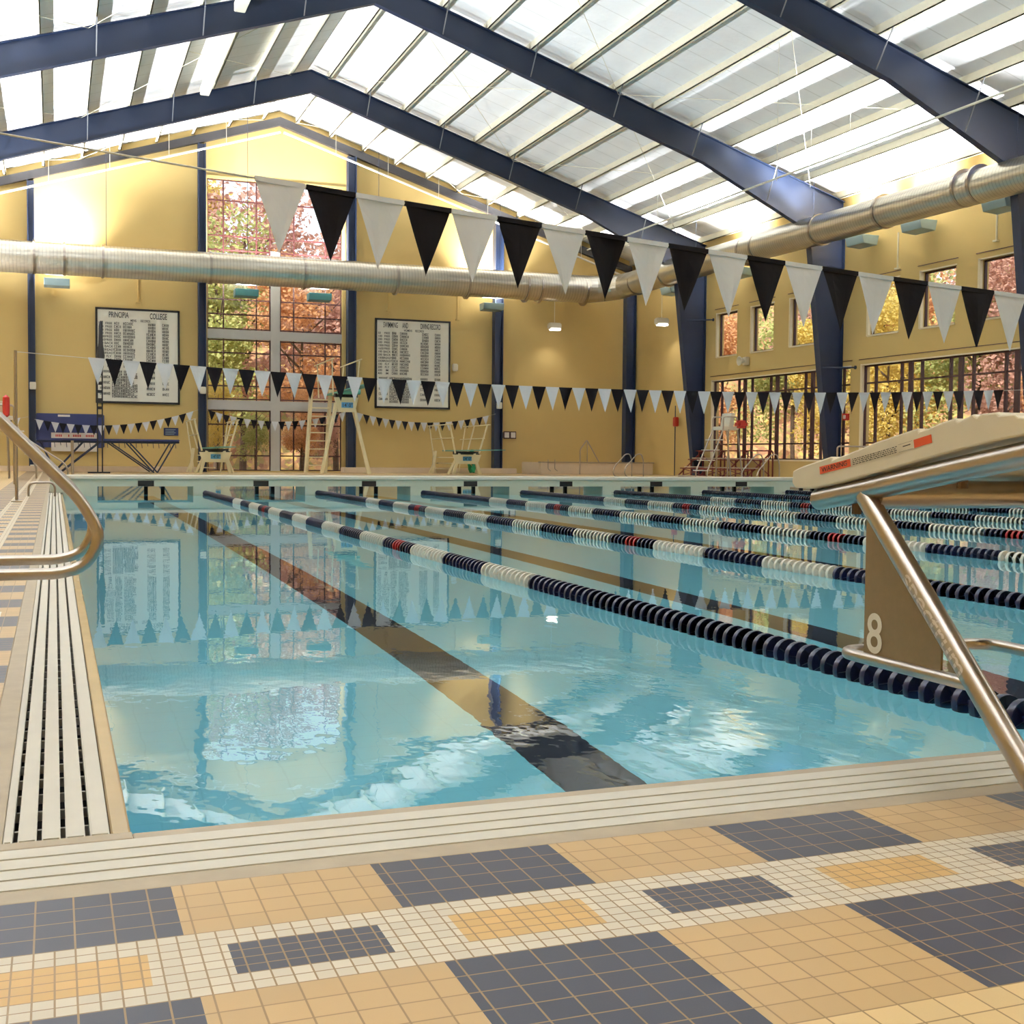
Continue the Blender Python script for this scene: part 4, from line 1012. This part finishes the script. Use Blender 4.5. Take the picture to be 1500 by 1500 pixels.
# ------------------------------------------------------------------ outdoors
m = MB(); m.add([(-60, 56.5, -.2), (110, 56.5, -.2), (110, 130, -.2), (-60, 130, -.2), (28.5, -20, -.2), (110, -20, -.2), (28.5, 56.5, -.2), (110, 56.5, -.2)], [(0, 1, 2, 3), (4, 5, 7, 6)])
structure(m.build('ground', M['litter'], loc=(20, 70, -.2)))
m = MB(); rnd = random.Random(11); NX, NY = 70, 26
def slope_grid(fn):
    vs = [fn(i/NX, j/NY) for j in range(NY+1) for i in range(NX+1)]
    fs = [(j*(NX+1)+i, j*(NX+1)+i+1, (j+1)*(NX+1)+i+1, (j+1)*(NX+1)+i) for j in range(NY) for i in range(NX)]
    m.add(vs, fs)
j_ = lambda s_: rnd.uniform(-s_, s_)
slope_grid(lambda u_, v_: (-40+150*u_+j_(.8), 86+26*v_+j_(.8), -.2+19*v_**.7+j_(.9)*(v_ > 0)))
slope_grid(lambda u_, v_: (60+26*v_+j_(.8), -20+120*u_+j_(.8), -.2+19*v_**.7+j_(.9)*(v_ > 0)))
structure(m.build('wooded_hillside', M['slope'], loc=(40, 90, 0)))

def crown_mesh(seed, rx, rz, n, leaf):
    rnd = random.Random(seed); mb = MB()
    blobs = [(Vector((rnd.uniform(-.6, .6)*rx, rnd.uniform(-.6, .6)*rx, rnd.uniform(-.75, .8)*rz)), rnd.uniform(.35, .6)*rx) for _ in range(16)]
    for _ in range(n):
        c, r = rnd.choice(blobs)
        d = Vector((rnd.gauss(0, 1), rnd.gauss(0, 1), rnd.gauss(0, 1))).normalized()*r*rnd.uniform(.55, 1.0)
        p = c+Vector((d.x, d.y, d.z*.9)); a = Vector((rnd.gauss(0, 1), rnd.gauss(0, 1), rnd.gauss(0, .6))).normalized(); b_ = a.cross(Vector((rnd.gauss(0, 1), rnd.gauss(0, 1), rnd.gauss(0, 1)))).normalized()
        s_ = leaf*rnd.uniform(.6, 1.3)
        mb.add([p-a*s_, p-b_*s_*.6, p+a*s_, p+b_*s_*.6], [(0, 1, 2, 3)])
    return mb
PROTO = {}
def tree(x, y, h, colr, var, label):
    t_ = thing('autumn_tree', label, 'tree', (x, y, -.2), 'autumn trees outside the windows')
    key = (colr, var)
    if key not in PROTO:
        cm = crown_mesh(var*13+5, 3.1, 5.0, 9000, .125).build('crown', LEAF[colr], None, loc=(0, 0, 0)); tm = MB(); rnd = random.Random(var)
        tm.tube([(0, 0, 0), (.1, .05, 3), (-.05, .1, 6), (.1, 0, 9.5)], .15, 8, .05)
        for k in range(7):
            a = rnd.uniform(0, 6.28); z = 3+k*.9; tm.tube([(0, 0, z), (math.cos(a)*1.1, math.sin(a)*1.1, z+1), (math.cos(a)*2.1, math.sin(a)*2.1, z+2.1)], .08, 6, .02)
        tr = tm.build('trunk', M['bark'], None, loc=(0, 0, 0))
        PROTO[key] = (cm.data, tr.data)
        bpy.data.objects.remove(cm); bpy.data.objects.remove(tr)
    s_ = h/12.0
    for nm, d, z in (('crown', PROTO[key][0], 7.0), ('trunk', PROTO[key][1], 0)):
        o = bpy.data.objects.new(nm, d); COL.objects.link(o); o.parent = t_; o.location = (0, 0, z*s_); o.scale = (s_,)*3
    t_.rotation_euler = (0, 0, random.uniform(0, 6.28))
for x, y, h, c, v, s_ in ((5.5, 64, 8.5, 'yellow', 1, 'yellow autumn tree low behind the left half of the tall end window'), (8.6, 71, 15, 'green', 2, 'pale green tree rising behind the left half of the tall end window'),
        (12.6, 66, 12, 'orange', 3, 'orange autumn tree behind the right half of the tall end window'), (15.8, 72, 15, 'rust', 4, 'rust-brown autumn tree behind the right edge of the tall end window'),
        (11.2, 79, 19, 'rust', 5, 'tall rust autumn tree far behind the tall end window'), (3.2, 74, 14, 'orange', 6, 'orange autumn tree behind the left edge of the tall end window'), (6.6, 82, 19, 'yellow', 7, 'tall yellow-green tree far behind the tall end window'),
        (7.4, 60.5, 4.6, 'yellow', 7, 'small bright yellow tree just outside the left half of the tall end window'), (9.4, 61.5, 3.9, 'green', 2, 'small yellow-green tree just outside the middle of the tall end window'),
        (11.6, 60.8, 4.6, 'orange', 6, 'small orange tree just outside the right half of the tall end window'), (13.2, 62.5, 4.2, 'rust', 4, 'small rust-brown tree just outside the right edge of the tall end window')):
    tree(x, y, h, c, v, s_)
k = 0
for y, x, h, c, v, s_ in ((60, 35.5, 9.5, 'orange', 3, 'far left end of the far window strip'), (55.5, 37.5, 11, 'green', 2, 'left part of the far window strip'), (50.5, 36.2, 8.5, 'yellow', 1, 'right part of the far window strip'),
        (62, 43, 13, 'rust', 4, 'middle of the far window strip, set back'), (46, 36.5, 9, 'yellow', 7, 'left end of the nearer window strip'), (42.0, 38.5, 11, 'green', 2, 'left half of the nearer window strip'),
        (38.5, 37.0, 10, 'rust', 5, 'middle of the nearer window strip'), (34.5, 36.6, 9.5, 'orange', 6, 'right half of the nearer window strip'), (31, 38.5, 11, 'rust', 4, 'right end of the nearer window strip'),
        (56, 46, 14, 'orange', 3, 'far window strip, tallest at the back'), (48, 47, 14, 'rust', 5, 'nearer window strip, tallest at the back'), (40, 47.5, 14, 'yellow', 1, 'right end of the nearer strip, set back'), (53, 41.5, 12, 'yellow', 7, 'navy column between the window strips'), (26.5, 36.5, 9.5, 'orange', 3, 'right edge of the picture')):
    nm = {'orange': 'orange', 'green': 'green', 'yellow': 'yellow', 'rust': 'rust-brown'}[c]
    tree(x, y, h, c, v, '%s autumn tree outside behind the %s' % (nm, s_))

# ------------------------------------------------------------------ light and camera
W_ = bpy.data.worlds.new('World'); SC.world = W_; W_.use_nodes = True
nt = W_.node_tree; bg = nt.nodes['Background']; bg.inputs[0].default_value = (.86, .93, 1, 1); bg.inputs[1].default_value = 1.9
S_ = bpy.data.lights.new('sun', 'SUN'); S_.energy = 6.5; S_.angle = .03; S_.color = (1, .94, .84)
so = bpy.data.objects.new('sun', S_); COL.objects.link(so); so.rotation_euler = Vector((.45, .55, -.72)).to_track_quat('-Z', 'Y').to_euler()

f, cx, cy, pitch, yaw, roll = 1821.96, 786.9, 750, -.0446, .3704, .0097
fwd = Vector((math.sin(yaw)*math.cos(pitch), math.cos(yaw)*math.cos(pitch), math.sin(pitch)))
right = Vector((math.cos(yaw), -math.sin(yaw), 0)); up = right.cross(fwd)
R_ = right*math.cos(roll)+up*math.sin(roll); U_ = -right*math.sin(roll)+up*math.cos(roll)
cd = bpy.data.cameras.new('camera'); cam = bpy.data.objects.new('camera', cd); COL.objects.link(cam)
cam.matrix_world = Matrix(((R_.x, U_.x, -fwd.x, -.158), (R_.y, U_.y, -fwd.y, -2.913), (R_.z, U_.z, -fwd.z, .894), (0, 0, 0, 1)))
cd.sensor_width = 36; cd.lens = 36*f/1500; cd.shift_x = -(cx-750)/1500; cd.clip_start = .05; cd.clip_end = 400
SC.camera = cam
SC.view_settings.view_transform = 'Standard'; SC.view_settings.look = 'None'; SC.view_settings.exposure = -.2
try:
    SC.cycles.use_denoising = True; SC.cycles.max_bounces = 10; SC.cycles.transparent_max_bounces = 12
    SC.cycles.sample_clamp_indirect = 8; SC.cycles.caustics_refractive = True
except Exception: pass
